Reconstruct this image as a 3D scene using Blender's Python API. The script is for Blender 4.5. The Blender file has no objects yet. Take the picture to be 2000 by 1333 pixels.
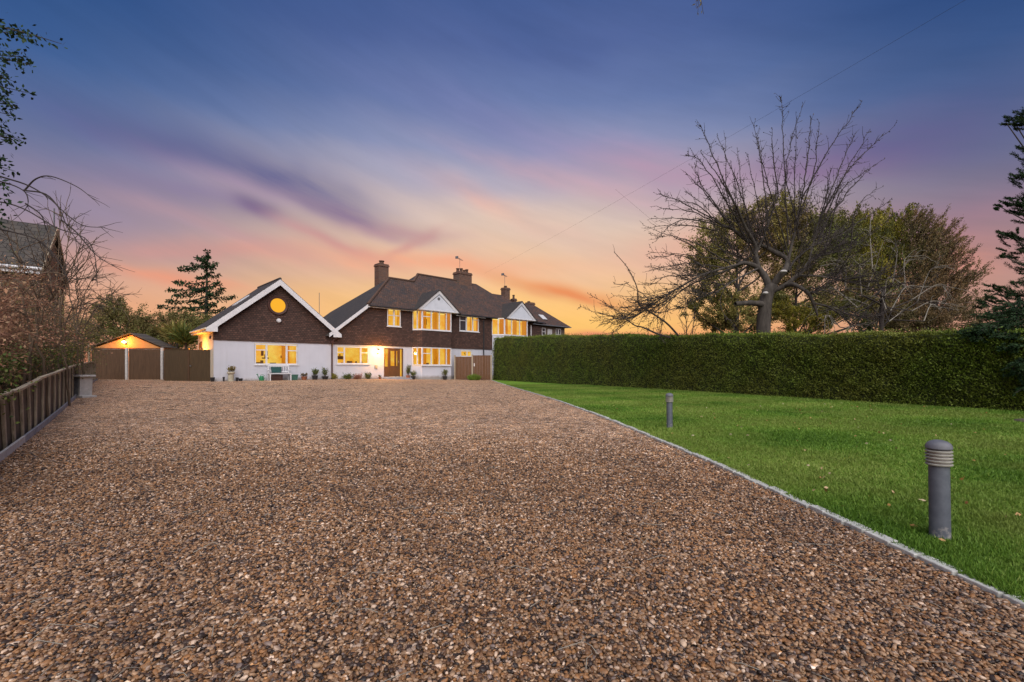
import bpy, math, random
import numpy as np
from mathutils import Vector, Matrix

scene = bpy.context.scene
COL = scene.collection
R = math.radians
RNG = np.random.default_rng(11)
random.seed(11)

def lin(c):
    return tuple(((x/255)/12.92 if x/255 <= .04045 else ((x/255+.055)/1.055)**2.4) for x in c)
def lin4(c): return lin(c)+(1.0,)

# ------------------------------------------------------------------ camera
CAMH = 1.15; F = 889.0; HY = 717.0
cam = bpy.data.cameras.new("camera"); camo = bpy.data.objects.new("camera", cam); COL.objects.link(camo)
camo.location = (0, 0, CAMH); camo.rotation_euler = (R(90), 0, 0)
cam.sensor_width = 36; cam.lens = F/2000*36; cam.shift_y = (HY-666.5)/2000
cam.clip_start = .05; cam.clip_end = 5000
scene.camera = camo

def P(px, py, D):
    return Vector(((px-1000)/F*D, D, CAMH+(HY-py)/F*D))

# ------------------------------------------------------------------ world (dusk sky)
world = bpy.data.worlds.new("World"); scene.world = world; world.use_nodes = True
wt = world.node_tree; wn = wt.nodes; wl = wt.links; wn.clear()
def M_(op, a, b=None, c=None, clamp=False):
    n = wn.new('ShaderNodeMath'); n.operation = op; n.use_clamp = clamp
    for i, v in enumerate((a, b, c)):
        if v is None: continue
        if isinstance(v, (int, float)): n.inputs[i].default_value = v
        else: wl.new(v, n.inputs[i])
    return n.outputs[0]
def wmix(f, a, b):
    n = wn.new('ShaderNodeMix'); n.data_type = 'RGBA'
    for k, v in (('Factor', f),):
        if isinstance(v, (int, float)): n.inputs[0].default_value = v
        else: wl.new(v, n.inputs[0])
    for i, v in ((6, a), (7, b)):
        if isinstance(v, tuple): n.inputs[i].default_value = v
        else: wl.new(v, n.inputs[i])
    return n.outputs[2]
tc = wn.new('ShaderNodeTexCoord'); sp = wn.new('ShaderNodeSeparateXYZ'); wl.new(tc.outputs['Generated'], sp.inputs[0])
AZ = M_('MULTIPLY', M_('ARCTAN2', sp.outputs[0], sp.outputs[1]), 57.29578)
EL = M_('MULTIPLY', M_('ARCSINE', sp.outputs[2]), 57.29578)
def wnoise(sx, sy, rot, detail=4, rough=.5, off=0):
    cb = wn.new('ShaderNodeCombineXYZ'); wl.new(AZ, cb.inputs[0]); wl.new(EL, cb.inputs[1]); cb.inputs[2].default_value = off
    mp = wn.new('ShaderNodeVectorRotate'); mp.rotation_type = 'Z_AXIS'; mp.inputs['Angle'].default_value = R(rot); wl.new(cb.outputs[0], mp.inputs[0])
    ms = wn.new('ShaderNodeVectorMath'); ms.operation = 'MULTIPLY'; wl.new(mp.outputs[0], ms.inputs[0]); ms.inputs[1].default_value = (sx, sy, 1)
    n = wn.new('ShaderNodeTexNoise'); wl.new(ms.outputs[0], n.inputs['Vector'])
    n.inputs['Scale'].default_value = 1; n.inputs['Detail'].default_value = detail; n.inputs['Roughness'].default_value = rough
    return n.outputs[0]
nW1 = wnoise(.06, .09, 20, 3, .5, 1.3); nW2 = wnoise(.06, .09, 20, 3, .5, 7.7)
nS = wnoise(.08, .55, 18, 8, .62, 3.1); nB = wnoise(.05, .16, 12, 3, .5, 9.1)
AZd = M_('ADD', AZ, M_('MULTIPLY', M_('SUBTRACT', nW1, .5), 10.0))
ELd = M_('ADD', EL, M_('MULTIPLY', M_('SUBTRACT', nW2, .5), 5.0))
def ramp(stops):
    n = wn.new('ShaderNodeValToRGB'); cr = n.color_ramp
    while len(cr.elements) > 1: cr.elements.remove(cr.elements[-1])
    for i, (e, c) in enumerate(stops):
        el = cr.elements[0] if i == 0 else cr.elements.new(e/90.0)
        el.position = e/90.0; el.color = lin4(c)
    wl.new(M_('DIVIDE', M_('ADD', EL, M_('MULTIPLY', M_('SUBTRACT', nB, .5), 5.0)), 90.0, clamp=True), n.inputs[0]); return n.outputs[0]
centre = ramp([(0,(234,126,92)),(2.6,(246,158,88)),(5,(252,194,104)),(8,(250,196,122)),(11,(240,192,148)),(14,(232,194,164)),
               (17.5,(218,192,178)),(21,(186,174,186)),(25,(140,148,184)),(30,(104,122,170)),(35,(80,100,154)),(40,(60,86,142)),(60,(48,72,128)),(90,(52,74,124))])
side = ramp([(0,(225,144,112)),(4,(230,166,132)),(8,(212,164,146)),(11,(180,150,148)),(14,(152,136,154)),(18,(116,120,154)),
             (22,(86,108,154)),(26,(58,92,146)),(32,(36,76,132)),(60,(34,64,116)),(90,(52,74,124))])
azc = M_('ABSOLUTE', M_('SUBTRACT', AZ, 1.0))
mr = wn.new('ShaderNodeMapRange'); mr.interpolation_type = 'SMOOTHSTEP'; wl.new(azc, mr.inputs[0]); mr.inputs[1].default_value = 8; mr.inputs[2].default_value = 50
skyc = wmix(mr.outputs[0], centre, side)
# right side a little darker and more violet than the left
mr2 = wn.new('ShaderNodeMapRange'); mr2.interpolation_type = 'SMOOTHSTEP'; wl.new(AZ, mr2.inputs[0]); mr2.inputs[1].default_value = 22; mr2.inputs[2].default_value = 50
skyc = wmix(M_('MULTIPLY', mr2.outputs[0], .30), skyc, lin4((36, 52, 100)))
def pe(px, py):
    return (math.degrees(math.atan((px-1000)/F)), math.degrees(math.atan((HY-py)/math.hypot(F, px-1000))))
def streak(p0, p1, width, col, amt, k=.6):
    """a cloud streak between two sky directions, width in degrees"""
    global skyc
    (a0, e0), (a1, e1) = pe(*p0), pe(*p1)
    ca, ce = (a0+a1)/2, (e0+e1)/2; L = math.hypot(a1-a0, e1-e0)/2; ph = math.atan2(e1-e0, a1-a0)
    da = M_('SUBTRACT', AZd, ca); de = M_('SUBTRACT', ELd, ce)
    u = M_('DIVIDE', M_('ADD', M_('MULTIPLY', da, math.cos(ph)), M_('MULTIPLY', de, math.sin(ph))), L)
    v = M_('DIVIDE', M_('SUBTRACT', M_('MULTIPLY', de, math.cos(ph)), M_('MULTIPLY', da, math.sin(ph))), width)
    q = M_('ADD', M_('MULTIPLY', u, u), M_('MULTIPLY', v, v))
    g = M_('EXPONENT', M_('MULTIPLY', q, -1.0))
    nn = M_('ADD', M_('MULTIPLY', M_('SUBTRACT', nS, .5), 2.6*k), 1.0)
    m = M_('MULTIPLY', M_('MULTIPLY', g, nn), amt, clamp=True)
    skyc = wmix(m, skyc, lin4(col))
streak((760,170),(1250,330), 2.3, (134,122,172), .22)
streak((1120,320),(1520,350), 2.6, (184,140,166), .55)
streak((1480,310),(1950,230), 2.4, (96,80,134), .5)
streak((1450,330),(1750,315), 1.3, (140,100,144), .45)
streak((60,210),(480,320), 2.0, (88,92,142), .7)
streak((20,430),(520,400), 3.0, (146,130,158), .4)
streak((320,310),(640,425), 1.5, (190,156,178), .5)
streak((330,270),(740,420), 1.7, (92,96,142), .75, .6)
streak((560,385),(800,470), 1.1, (128,108,144), .75, .5)
streak((460,402),(560,440), .9, (104,92,132), .85, .5)
streak((540,440),(760,525), .9, (196,140,142), .7)
streak((700,455),(900,470), .9, (188,144,150), .6)
streak((120,330),(520,420), 1.4, (134,120,156), .55)
streak((250,400),(620,520), .8, (190,150,156), .5)
streak((900,300),(1400,420), 1.2, (206,160,170), .4)
streak((640,300),(1050,380), 1.2, (168,168,192), .4)
streak((740,520),(860,455), .6, (196,140,142), .55)
streak((180,490),(560,500), 1.0, (206,146,140), .6)
streak((190,520),(480,566), .8, (236,150,118), .75)
streak((160,600),(420,615), 1.8, (238,168,118), .5)
streak((560,505),(1050,520), 1.3, (244,160,124), .6)
streak((850,350),(1120,460), 1.1, (228,172,158), .5)
streak((800,400),(1300,440), 1.6, (228,200,178), .35)
streak((960,540),(1270,592), .85, (232,142,86), .95)
streak((1000,620),(1330,640), 1.2, (252,196,104), .5)
streak((1050,658),(1400,650), .55, (226,120,104), .9)
streak((1200,500),(1500,450), 1.8, (232,168,150), .5)
streak((1550,500),(1990,430), 2.6, (172,118,136), .6)
streak((1700,560),(2000,500), 2.0, (214,138,118), .7)
fine = M_('MULTIPLY', M_('SUBTRACT', nS, .5), .22)
br = wn.new('ShaderNodeHueSaturation'); wl.new(skyc, br.inputs['Color']); wl.new(M_('ADD', fine, 1.02), br.inputs['Value']); br.inputs['Saturation'].default_value = .97
# below the horizon: dull earth so nothing glows from under the ground
below = wn.new('ShaderNodeMapRange'); wl.new(EL, below.inputs[0]); below.inputs[1].default_value = -1.5; below.inputs[2].default_value = -.3
fin = wmix(below.outputs[0], lin4((70, 62, 52)), br.outputs[0])
bg = wn.new('ShaderNodeBackground'); wl.new(fin, bg.inputs[0]); bg.inputs[1].default_value = 1.0
wo = wn.new('ShaderNodeOutputWorld'); wl.new(bg.outputs[0], wo.inputs[0])
world.cycles.sampling_method = 'MANUAL'; world.cycles.sample_map_resolution = 512

# ------------------------------------------------------------------ broad soft fill lamp added behind the camera, brightens ground and walls
sl = bpy.data.lights.new("fill_lamp", 'SUN'); sl.energy = 4.8; sl.angle = R(80); sl.color = (1.0, .945, .89)
so = bpy.data.objects.new("fill_lamp", sl); COL.objects.link(so)
so.rotation_euler = Vector((-.12, .78, -.82)).to_track_quat('-Z', 'Y').to_euler()

scene.view_settings.view_transform = 'Standard'; scene.view_settings.look = 'None'
scene.view_settings.exposure = 0; scene.view_settings.gamma = 1
scene.cycles.max_bounces = 6; scene.cycles.diffuse_bounces = 3; scene.cycles.glossy_bounces = 2
scene.cycles.transparent_max_bounces = 6; scene.cycles.caustics_reflective = False; scene.cycles.caustics_refractive = False

# ------------------------------------------------------------------ ground height
def sstep(a, b, x):
    t = np.clip((np.asarray(x, float)-a)/(b-a), 0, 1); return t*t*(3-2*t)
def G(x, y):
    w = .1+.95*sstep(0, -13, x)
    w = .1+.95*sstep(0, 13, -np.asarray(x, float))
    return .3*sstep(6, 26, y)*w
def g1(x, y): return float(G(x, y))

# ------------------------------------------------------------------ tagging
def tag(o, label=None, cat=None, group=None, kind=None):
    if label: o['label'] = label
    if cat: o['category'] = cat
    if group: o['group'] = group
    if kind: o['kind'] = kind
    return o
def empty(name, loc, rz=0, label=None, cat=None, group=None):
    o = bpy.data.objects.new(name, None); COL.objects.link(o); o.location = loc; o.rotation_euler = (0, 0, rz)
    o.empty_display_size = .2
    return tag(o, label, cat, group)
def children(o): return [c for c in bpy.data.objects if c.parent == o]
def copy_tree(o, parent=None):
    c = o.copy(); COL.objects.link(c); c.parent = parent
    for ch in children(o): copy_tree(ch, c)
    return c

# ------------------------------------------------------------------ mesh builders
class MB:
    def __init__(s): s.v = []; s.f = []
    def add(s, vs, fs):
        b = len(s.v); s.v += [tuple(v) for v in vs]; s.f += [tuple(b+i for i in f) for f in fs]; return s
    def box(s, x0, y0, z0, x1, y1, z1):
        if x1 < x0: x0, x1 = x1, x0
        if y1 < y0: y0, y1 = y1, y0
        if z1 < z0: z0, z1 = z1, z0
        return s.add([(x0,y0,z0),(x1,y0,z0),(x1,y1,z0),(x0,y1,z0),(x0,y0,z1),(x1,y0,z1),(x1,y1,z1),(x0,y1,z1)],
              [(0,3,2,1),(4,5,6,7),(0,1,5,4),(1,2,6,5),(2,3,7,6),(3,0,4,7)])
    def obox(s, c, ax, ay, az):
        c, ax, ay, az = Vector(c), Vector(ax), Vector(ay), Vector(az)
        vs = [c+i*ax+j*ay+k*az for k in (-.5,.5) for j in (-.5,.5) for i in (-.5,.5)]
        return s.add(vs, [(0,2,3,1),(4,5,7,6),(0,1,5,4),(1,3,7,5),(3,2,6,7),(2,0,4,6)])
    def prism(s, poly, ext):
        """poly: 3D points, ext: extrusion vector"""
        n = len(poly); ext = Vector(ext); a = [Vector(p) for p in poly]; b = [p+ext for p in a]
        return s.add(a+b, [tuple(range(n-1, -1, -1)), tuple(range(n, 2*n))]+[(i, (i+1) % n, n+(i+1) % n, n+i) for i in range(n)])
    def poly(s, pts): return s.add(pts, [tuple(range(len(pts)))])
    def lathe(s, c, prof, seg=16, axis='z', sy=1.0, caps=True):
        c = Vector(c); vs = []; fs = []
        for (r, h) in prof:
            for k in range(seg):
                a = 2*math.pi*k/seg; p = Vector((r*math.cos(a), r*math.sin(a)*sy, h))
                if axis == 'y': p = Vector((p.x, h, p.y))
                vs.append(c+p)
        m = len(prof)
        for j in range(m-1):
            for k in range(seg):
                fs.append((j*seg+k, j*seg+(k+1) % seg, (j+1)*seg+(k+1) % seg, (j+1)*seg+k))
        if caps: fs.append(tuple(range(seg-1, -1, -1))); fs.append(tuple((m-1)*seg+k for k in range(seg)))
        return s.add(vs, fs)
    def tube(s, pts, rad, seg=8):
        pts = [Vector(p) for p in pts]; n = len(pts)
        if isinstance(rad, (int, float)): rad = [rad]*n
        vs = []; fs = []
        t0 = (pts[-1]-pts[0]).normalized(); ref = Vector((0,0,1)) if abs(t0.z) < .9 else Vector((1,0,0))
        for i, p in enumerate(pts):
            t = (pts[min(i+1, n-1)]-pts[max(i-1, 0)]).normalized(); a = t.cross(ref).normalized(); b = t.cross(a)
            for k in range(seg):
                an = 2*math.pi*k/seg; vs.append(p+(a*math.cos(an)+b*math.sin(an))*rad[i])
        for i in range(n-1):
            for k in range(seg): fs.append((i*seg+k, i*seg+(k+1) % seg, (i+1)*seg+(k+1) % seg, (i+1)*seg+k))
        fs.append(tuple(range(seg-1, -1, -1))); fs.append(tuple((n-1)*seg+k for k in range(seg)))
        return s.add(vs, fs)
    def build(s, name, mat, parent=None, smooth=False, bevel=0, loc=None):
        me = bpy.data.meshes.new(name); me.from_pydata(s.v, [], s.f); me.materials.append(mat)
        o = bpy.data.objects.new(name, me); COL.objects.link(o); o.parent = parent
        if loc is not None: o.location = loc
        if smooth:
            me.polygons.foreach_set('use_smooth', [True]*len(me.polygons)); me.update()
            try: me.set_sharp_from_angle(angle=R(40))
            except Exception: pass
        if bevel:
            b = o.modifiers.new('bevel', 'BEVEL'); b.width = bevel; b.segments = 2; b.limit_method = 'ANGLE'
        return o

def np_mesh(name, V, quads, mat, parent=None, rnd=None, smooth=False, k=4):
    me = bpy.data.meshes.new(name); nv = len(V); nf = len(quads)
    me.vertices.add(nv); me.vertices.foreach_set('co', np.ascontiguousarray(V, dtype=np.float32).ravel())
    me.loops.add(nf*k); me.loops.foreach_set('vertex_index', np.ascontiguousarray(quads, dtype=np.int32).ravel())
    me.polygons.add(nf); me.polygons.foreach_set('loop_start', np.arange(0, nf*k, k, dtype=np.int32))
    me.polygons.foreach_set('loop_total', np.full(nf, k, dtype=np.int32))
    if smooth: me.polygons.foreach_set('use_smooth', np.ones(nf, dtype=bool))
    me.materials.append(mat); me.update(calc_edges=True)
    if rnd is not None:
        at = me.attributes.new('rnd', 'FLOAT', 'POINT'); at.data.foreach_set('value', np.ascontiguousarray(rnd, dtype=np.float32))
    o = bpy.data.objects.new(name, me); COL.objects.link(o); o.parent = parent; return o

def unit(a): return a/np.maximum(np.linalg.norm(a, axis=-1, keepdims=True), 1e-9)
def leaves(name, C, Dv, L, W, mat, parent=None, rng=RNG, rnd=None, fold=.0):
    """many leaf-sized faces; C centres, Dv directions"""
    C = np.asarray(C, float); N = len(C); Dv = unit(np.asarray(Dv, float))
    L = np.broadcast_to(np.asarray(L, float), (N,))*rng.uniform(.7, 1.3, N); W = np.broadcast_to(np.asarray(W, float), (N,))*rng.uniform(.7, 1.3, N)
    S = unit(np.cross(Dv, rng.normal(size=(N, 3)))); V = np.empty((N, 4, 3))
    V[:,0] = C; V[:,1] = C+Dv*(L*.45)[:,None]+S*(W*.5)[:,None]; V[:,2] = C+Dv*L[:,None]; V[:,3] = C+Dv*(L*.45)[:,None]-S*(W*.5)[:,None]
    V = V.reshape(-1, 3)
    if parent is not None: V = V-np.array(parent.location)
    r = np.repeat(rng.random(N) if rnd is None else rnd, 4)
    return np_mesh(name, V, np.arange(4*N).reshape(N, 4), mat, parent, r)

def tubes(name, lines, mat, parent=None, seg=5):
    """lines: list of (pts Nx3, radii N) -> one mesh"""
    VV = []; QQ = []; b = 0; off = np.array(parent.location) if parent is not None else 0
    ang = np.arange(seg)*2*math.pi/seg; ca, sa = np.cos(ang), np.sin(ang)
    for pts, rad in lines:
        pts = np.asarray(pts, float)-off; n = len(pts); rad = np.asarray(rad, float)
        t = np.empty_like(pts); t[1:-1] = pts[2:]-pts[:-2]; t[0] = pts[1]-pts[0]; t[-1] = pts[-1]-pts[-2]; t = unit(t)
        ref = np.array((0., 0, 1)) if abs(t[0][2]) < .8 else np.array((1., 0, 0))
        a = unit(np.cross(t, ref)); bb = np.cross(t, a)
        V = pts[:,None,:]+(a[:,None,:]*ca[None,:,None]+bb[:,None,:]*sa[None,:,None])*rad[:,None,None]
        VV.append(V.reshape(-1, 3))
        i = np.arange(n-1)[:,None]*seg; k = np.arange(seg)[None,:]; k2 = (k+1) % seg
        QQ.append((np.stack([i+k, i+k2, i+seg+k2, i+seg+k], -1).reshape(-1, 4))+b); b += n*seg
    return np_mesh(name, np.concatenate(VV), np.concatenate(QQ), mat, parent, smooth=True)

# ------------------------------------------------------------------ materials
def newmat(name):
    m = bpy.data.materials.new(name); m.use_nodes = True; nt = m.node_tree; b = nt.nodes['Principled BSDF']
    return m, nt, nt.nodes, nt.links, b
def rampnode(nt, stops, interp='LINEAR'):
    n = nt.nodes.new('ShaderNodeValToRGB'); cr = n.color_ramp; cr.interpolation = interp
    while len(cr.elements) > 1: cr.elements.remove(cr.elements[-1])
    for i, (e, c) in enumerate(stops):
        el = cr.elements[0] if i == 0 else cr.elements.new(e)
        el.position = e; el.color = (c[0], c[1], c[2], 1)
    return n
def mixn(nt, a, b, f, mode='MIX'):
    n = nt.nodes.new('ShaderNodeMix'); n.data_type = 'RGBA'; n.blend_type = mode
    for i, v in ((0, f), (6, a), (7, b)):
        if isinstance(v, (int, float)): n.inputs[i].default_value = v
        elif isinstance(v, tuple): n.inputs[i].default_value = v if len(v) == 4 else v+(1,)
        else: nt.links.new(v, n.inputs[i])
    return n.outputs[2]
def noise(nt, scale, detail=4, rough=.55, vec=None, dist=0):
    n = nt.nodes.new('ShaderNodeTexNoise'); n.inputs['Scale'].default_value = scale; n.inputs['Detail'].default_value = detail
    n.inputs['Roughness'].default_value = rough; n.inputs['Distortion'].default_value = dist
    if vec is None:
        t = nt.nodes.new('ShaderNodeTexCoord'); vec = t.outputs['Object']
    nt.links.new(vec, n.inputs['Vector']); return n.outputs[0]
def bump(nt, h, strength, dist=.02, prev=None):
    n = nt.nodes.new('ShaderNodeBump'); n.inputs['Strength'].default_value = strength; n.inputs['Distance'].default_value = dist
    nt.links.new(h, n.inputs['Height'])
    if prev: nt.links.new(prev, n.inputs['Normal'])
    return n.outputs[0]
def mottled(name, c1, c2, scale=6, rough=.8, bs=.3, bd=.01, detail=5, stretch=None, metal=0, spec=.4):
    m, nt, nd, lk, b = newmat(name)
    t = nd.new('ShaderNodeTexCoord'); vec = t.outputs['Object']
    if stretch:
        mp = nd.new('ShaderNodeMapping'); mp.inputs['Scale'].default_value = stretch; lk.new(vec, mp.inputs[0]); vec = mp.outputs[0]
    h = noise(nt, scale, detail, .6, vec); r = rampnode(nt, [(.3, c1), (.7, c2)]); lk.new(h, r.inputs[0])
    lk.new(r.outputs[0], b.inputs['Base Color']); b.inputs['Roughness'].default_value = rough; b.inputs['Metallic'].default_value = metal
    b.inputs['Specular IOR Level'].default_value = spec
    if bs: lk.new(bump(nt, h, bs, bd), b.inputs['Normal'])
    return m
def emis(name, col, s):
    m = bpy.data.materials.new(name); m.use_nodes = True; nt = m.node_tree; nt.nodes.clear()
    e = nt.nodes.new('ShaderNodeEmission'); e.inputs[0].default_value = col+(1,); e.inputs[1].default_value = s
    o = nt.nodes.new('ShaderNodeOutputMaterial'); nt.links.new(e.outputs[0], o.inputs[0]); return m

def tilemat(name, cols, axes='xz', bw=.17, bh=.1, zs=1.0, blotch=.5, mortar=(.012,.01,.009), moss=None, bs=.6, dark=(.02,.02,.022)):
    """courses of small clay tiles with tinted individual tiles"""
    m, nt, nd, lk, b = newmat(name)
    t = nd.new('ShaderNodeTexCoord'); s = nd.new('ShaderNodeSeparateXYZ'); lk.new(t.outputs['Object'], s.inputs[0])
    c = nd.new('ShaderNodeCombineXYZ'); ix = {'x':0,'y':1,'z':2}
    lk.new(s.outputs[ix[axes[0]]], c.inputs[0])
    mu = nd.new('ShaderNodeMath'); mu.operation = 'MULTIPLY'; mu.inputs[1].default_value = zs; lk.new(s.outputs[ix[axes[1]]], mu.inputs[0]); lk.new(mu.outputs[0], c.inputs[1])
    bt = nd.new('ShaderNodeTexBrick'); lk.new(c.outputs[0], bt.inputs['Vector']); bt.inputs['Scale'].default_value = 1
    bt.inputs['Brick Width'].default_value = bw; bt.inputs['Row Height'].default_value = bh; bt.inputs['Mortar Size'].default_value = .011
    bt.inputs['Color1'].default_value = (0,0,0,1); bt.inputs['Color2'].default_value = (1,1,1,1); bt.inputs['Mortar'].default_value = (.5,.5,.5,1)
    bt.inputs['Mortar Smooth'].default_value = .2
    r = rampnode(nt, [(i/(len(cols)-1)*.9+.05, q) for i, q in enumerate(cols)]); lk.new(bt.outputs[0], r.inputs[0])
    nb = noise(nt, .9, 5, .65, c.outputs[0]); rb = rampnode(nt, [(.38, (0,0,0)), (.62, (1,1,1))]); lk.new(nb, rb.inputs[0])
    f = nd.new('ShaderNodeMath'); f.operation = 'MULTIPLY'; f.inputs[1].default_value = blotch; lk.new(rb.outputs[0], f.inputs[0])
    col = mixn(nt, r.outputs[0], dark, f.outputs[0])
    if moss:
        nm = noise(nt, 2.3, 6, .7, c.outputs[0]); rm = rampnode(nt, [(.56, (0,0,0)), (.7, (1,1,1))]); lk.new(nm, rm.inputs[0])
        f2 = nd.new('ShaderNodeMath'); f2.operation = 'MULTIPLY'; f2.inputs[1].default_value = .6; lk.new(rm.outputs[0], f2.inputs[0]); col = mixn(nt, col, moss, f2.outputs[0])
    col = mixn(nt, col, mortar, bt.outputs['Fac'])
    lk.new(col, b.inputs['Base Color']); b.inputs['Roughness'].default_value = .75; b.inputs['Specular IOR Level'].default_value = .3
    # each course tilts out to its lower edge
    md = nd.new('ShaderNodeMath'); md.operation = 'DIVIDE'; md.inputs[1].default_value = bh; lk.new(mu.outputs[0], md.inputs[0])
    fr = nd.new('ShaderNodeMath'); fr.operation = 'FRACT'; lk.new(md.outputs[0], fr.inputs[0])
    iv = nd.new('ShaderNodeMath'); iv.operation = 'SUBTRACT'; iv.inputs[0].default_value = 1; lk.new(fr.outputs[0], iv.inputs[1])
    n1 = bump(nt, iv.outputs[0], bs, .03); n2 = bump(nt, bt.outputs[0], .3, .02, n1)
    lk.new(n2, b.inputs['Normal']); return m

tile_cols = [(.050,.026,.020),(.070,.036,.028),(.092,.046,.035),(.046,.026,.021),(.110,.058,.045)]
M = {}
M['hung'] = tilemat('hung_clay_tile', tile_cols, 'xz', .17, .115, 1, .35, dark=(.045,.022,.018))
M['hung_y'] = tilemat('hung_clay_tile_side', tile_cols, 'yz', .17, .115, 1, .35, dark=(.045,.022,.018))
roof_cols = [(.050,.038,.032),(.115,.060,.042),(.075,.045,.034),(.150,.075,.050),(.060,.050,.048)]
M['roof'] = tilemat('roof_clay_tile', roof_cols, 'xz', .18, .11, 1.0, .55, dark=(.038,.036,.040), moss=(.085,.05,.035))
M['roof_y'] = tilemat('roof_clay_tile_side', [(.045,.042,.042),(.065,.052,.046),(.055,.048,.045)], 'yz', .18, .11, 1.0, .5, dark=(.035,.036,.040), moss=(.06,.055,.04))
M['roof2'] = tilemat('roof_concrete_tile', [(.06,.05,.042),(.09,.075,.062),(.05,.045,.042)], 'xz', .3, .22, 1.0, .4, dark=(.035,.034,.034), moss=(.06,.065,.03))
M['brick'] = tilemat('chimney_brick', [(.12,.055,.035),(.17,.08,.05),(.09,.045,.035)], 'xz', .22, .075, 1, .3, mortar=(.12,.10,.085), bs=.1)
M['brick_n'] = tilemat('brown_house_brick', [(.11,.07,.05),(.16,.10,.07),(.09,.06,.045)], 'xz', .22, .075, 1, .3, mortar=(.14,.12,.10), bs=.1)
M['render'] = mottled('white_render', (.48,.49,.56), (.53,.54,.61), 1.2, .9, .35, .01, 8)
m = M['render']; nt = m.node_tree; b = nt.nodes['Principled BSDF']; old = b.inputs['Base Color'].links[0].from_socket
t_ = nt.nodes.new('ShaderNodeTexCoord'); s_ = nt.nodes.new('ShaderNodeSeparateXYZ'); nt.links.new(t_.outputs['Object'], s_.inputs[0])
h_ = nt.nodes.new('ShaderNodeMapRange'); nt.links.new(s_.outputs[2], h_.inputs[0]); h_.inputs[1].default_value = .25; h_.inputs[2].default_value = .62; h_.inputs[3].default_value = .55; h_.inputs[4].default_value = -.1
a_ = nt.nodes.new('ShaderNodeMath'); a_.operation = 'ADD'; nt.links.new(h_.outputs[0], a_.inputs[0]); nt.links.new(noise(nt, 5, 6, .65), a_.inputs[1])
q_ = rampnode(nt, [(.6,(0,0,0)),(.95,(.75,.75,.75))]); nt.links.new(a_.outputs[0], q_.inputs[0])
mp_ = nt.nodes.new('ShaderNodeMapping'); mp_.inputs['Scale'].default_value = (5, 5, .35); nt.links.new(t_.outputs['Object'], mp_.inputs[0])
k_ = rampnode(nt, [(.5,(0,0,0)),(.75,(.22,.22,.22))]); nt.links.new(noise(nt, 1, 5, .6, mp_.outputs[0]), k_.inputs[0])
c_ = mixn(nt, old, (.36,.36,.38), k_.outputs[0]); nt.links.new(mixn(nt, c_, (.20,.17,.13), q_.outputs[0]), b.inputs['Base Color'])
M['white'] = mottled('white_paint', (.56,.56,.59), (.65,.65,.68), 4, .5, .05)
M['gable'] = mottled('pale_blue_gable_paint', (.50,.53,.60), (.58,.61,.68), 3, .6, .05)
M['lead'] = mottled('lead', (.08,.085,.10), (.14,.145,.16), 5, .6, .1)
M['pipe'] = mottled('brown_plastic_pipe', (.05,.022,.018), (.07,.03,.024), 5, .5, 0)
M['black'] = mottled('black_plastic', (.012,.012,.014), (.03,.03,.035), 8, .5, .1)
M['oak'] = mottled('stained_oak', (.085,.036,.012), (.14,.062,.022), 5, .55, .2, .004, 6, (6, 6, .6))
M['boards'] = mottled('dark_fence_timber', (.062,.034,.018), (.115,.064,.035), 4, .85, .4, .004, 6, (9, 9, .5))
M['boards2'] = mottled('olive_gate_timber', (.055,.036,.018), (.098,.063,.032), 4, .85, .4, .004, 6, (9, 9, .5))
M['boards3'] = mottled('reddish_gate_timber', (.085,.038,.017), (.145,.070,.032), 4, .8, .4, .004, 6, (9, 9, .5))
M['darkboards'] = mottled('dark_fence_back_boards', (.050,.036,.025), (.11,.082,.055), 5, .9, .4, .004, 6, (9, 9, .5))
M['oldwood'] = mottled('weathered_fence_post', (.23,.19,.135), (.44,.37,.28), 5, .9, .6, .006, 7, (8, 8, .8))
M['concrete'] = mottled('concrete', (.38,.37,.36), (.55,.53,.52), 9, .9, .4, .004, 8)
M['stone'] = mottled('grey_edging_stone', (.27,.275,.26), (.50,.50,.48), 22, .9, .7, .006, 8)
M['slab'] = mottled('bluish_cast_stone', (.17,.18,.21), (.34,.34,.38), 8, .85, .3, .004, 8)
M['terracotta'] = mottled('terracotta', (.20,.07,.035), (.32,.12,.06), 12, .8, .2)
M['potcream'] = mottled('cream_stone', (.30,.27,.20), (.46,.42,.33), 12, .9, .3)
M['green_pl'] = mottled('green_plastic', (.02,.16,.07), (.03,.22,.10), 9, .35, 0)
M['green_pot'] = mottled('glazed_green', (.03,.10,.08), (.06,.15,.12), 9, .35, .1)
M['cushion'] = mottled('dark_green_cloth', (.012,.05,.05), (.02,.075,.07), 9, .9, .2)
M['cream'] = mottled('cream_boards', (.55,.48,.38), (.66,.60,.48), 4, .8, .2, .004, 5, (1, 1, 12))
M['gablewood'] = mottled('lamp_toned_gable_boards', (.42,.22,.07), (.52,.28,.10), 4, .7, .3, .004, 5, (1, 1, 14))  # orange of the lamp's glow put into the board colour
M['metal'] = mottled('galvanised_metal', (.35,.35,.36), (.5,.5,.52), 9, .4, 0, metal=.8)
M['cable'] = mottled('cable_sheath', (.02,.02,.025), (.03,.03,.035), 3, .6, 0)
M['bark'] = mottled('grey_bark', (.045,.038,.033), (.13,.112,.098), 7, .95, .9, .03, 8, (1, 1, .35))
M['twig'] = mottled('dark_twig', (.020,.016,.016), (.050,.040,.038), 4, .9, 0)
M['paletwig'] = mottled('pale_dead_wood', (.14,.13,.11), (.28,.255,.215), 5, .9, .3)
M['redtwig'] = mottled('reddish_twig', (.10,.048,.032), (.26,.13,.085), 2, .9, 0)
M['browntwig'] = mottled('brown_twig', (.06,.042,.028), (.15,.105,.07), 2, .9, 0)
M['curtain'] = emis('lit_curtain', (1.0, .33, .015), .60)
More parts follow.
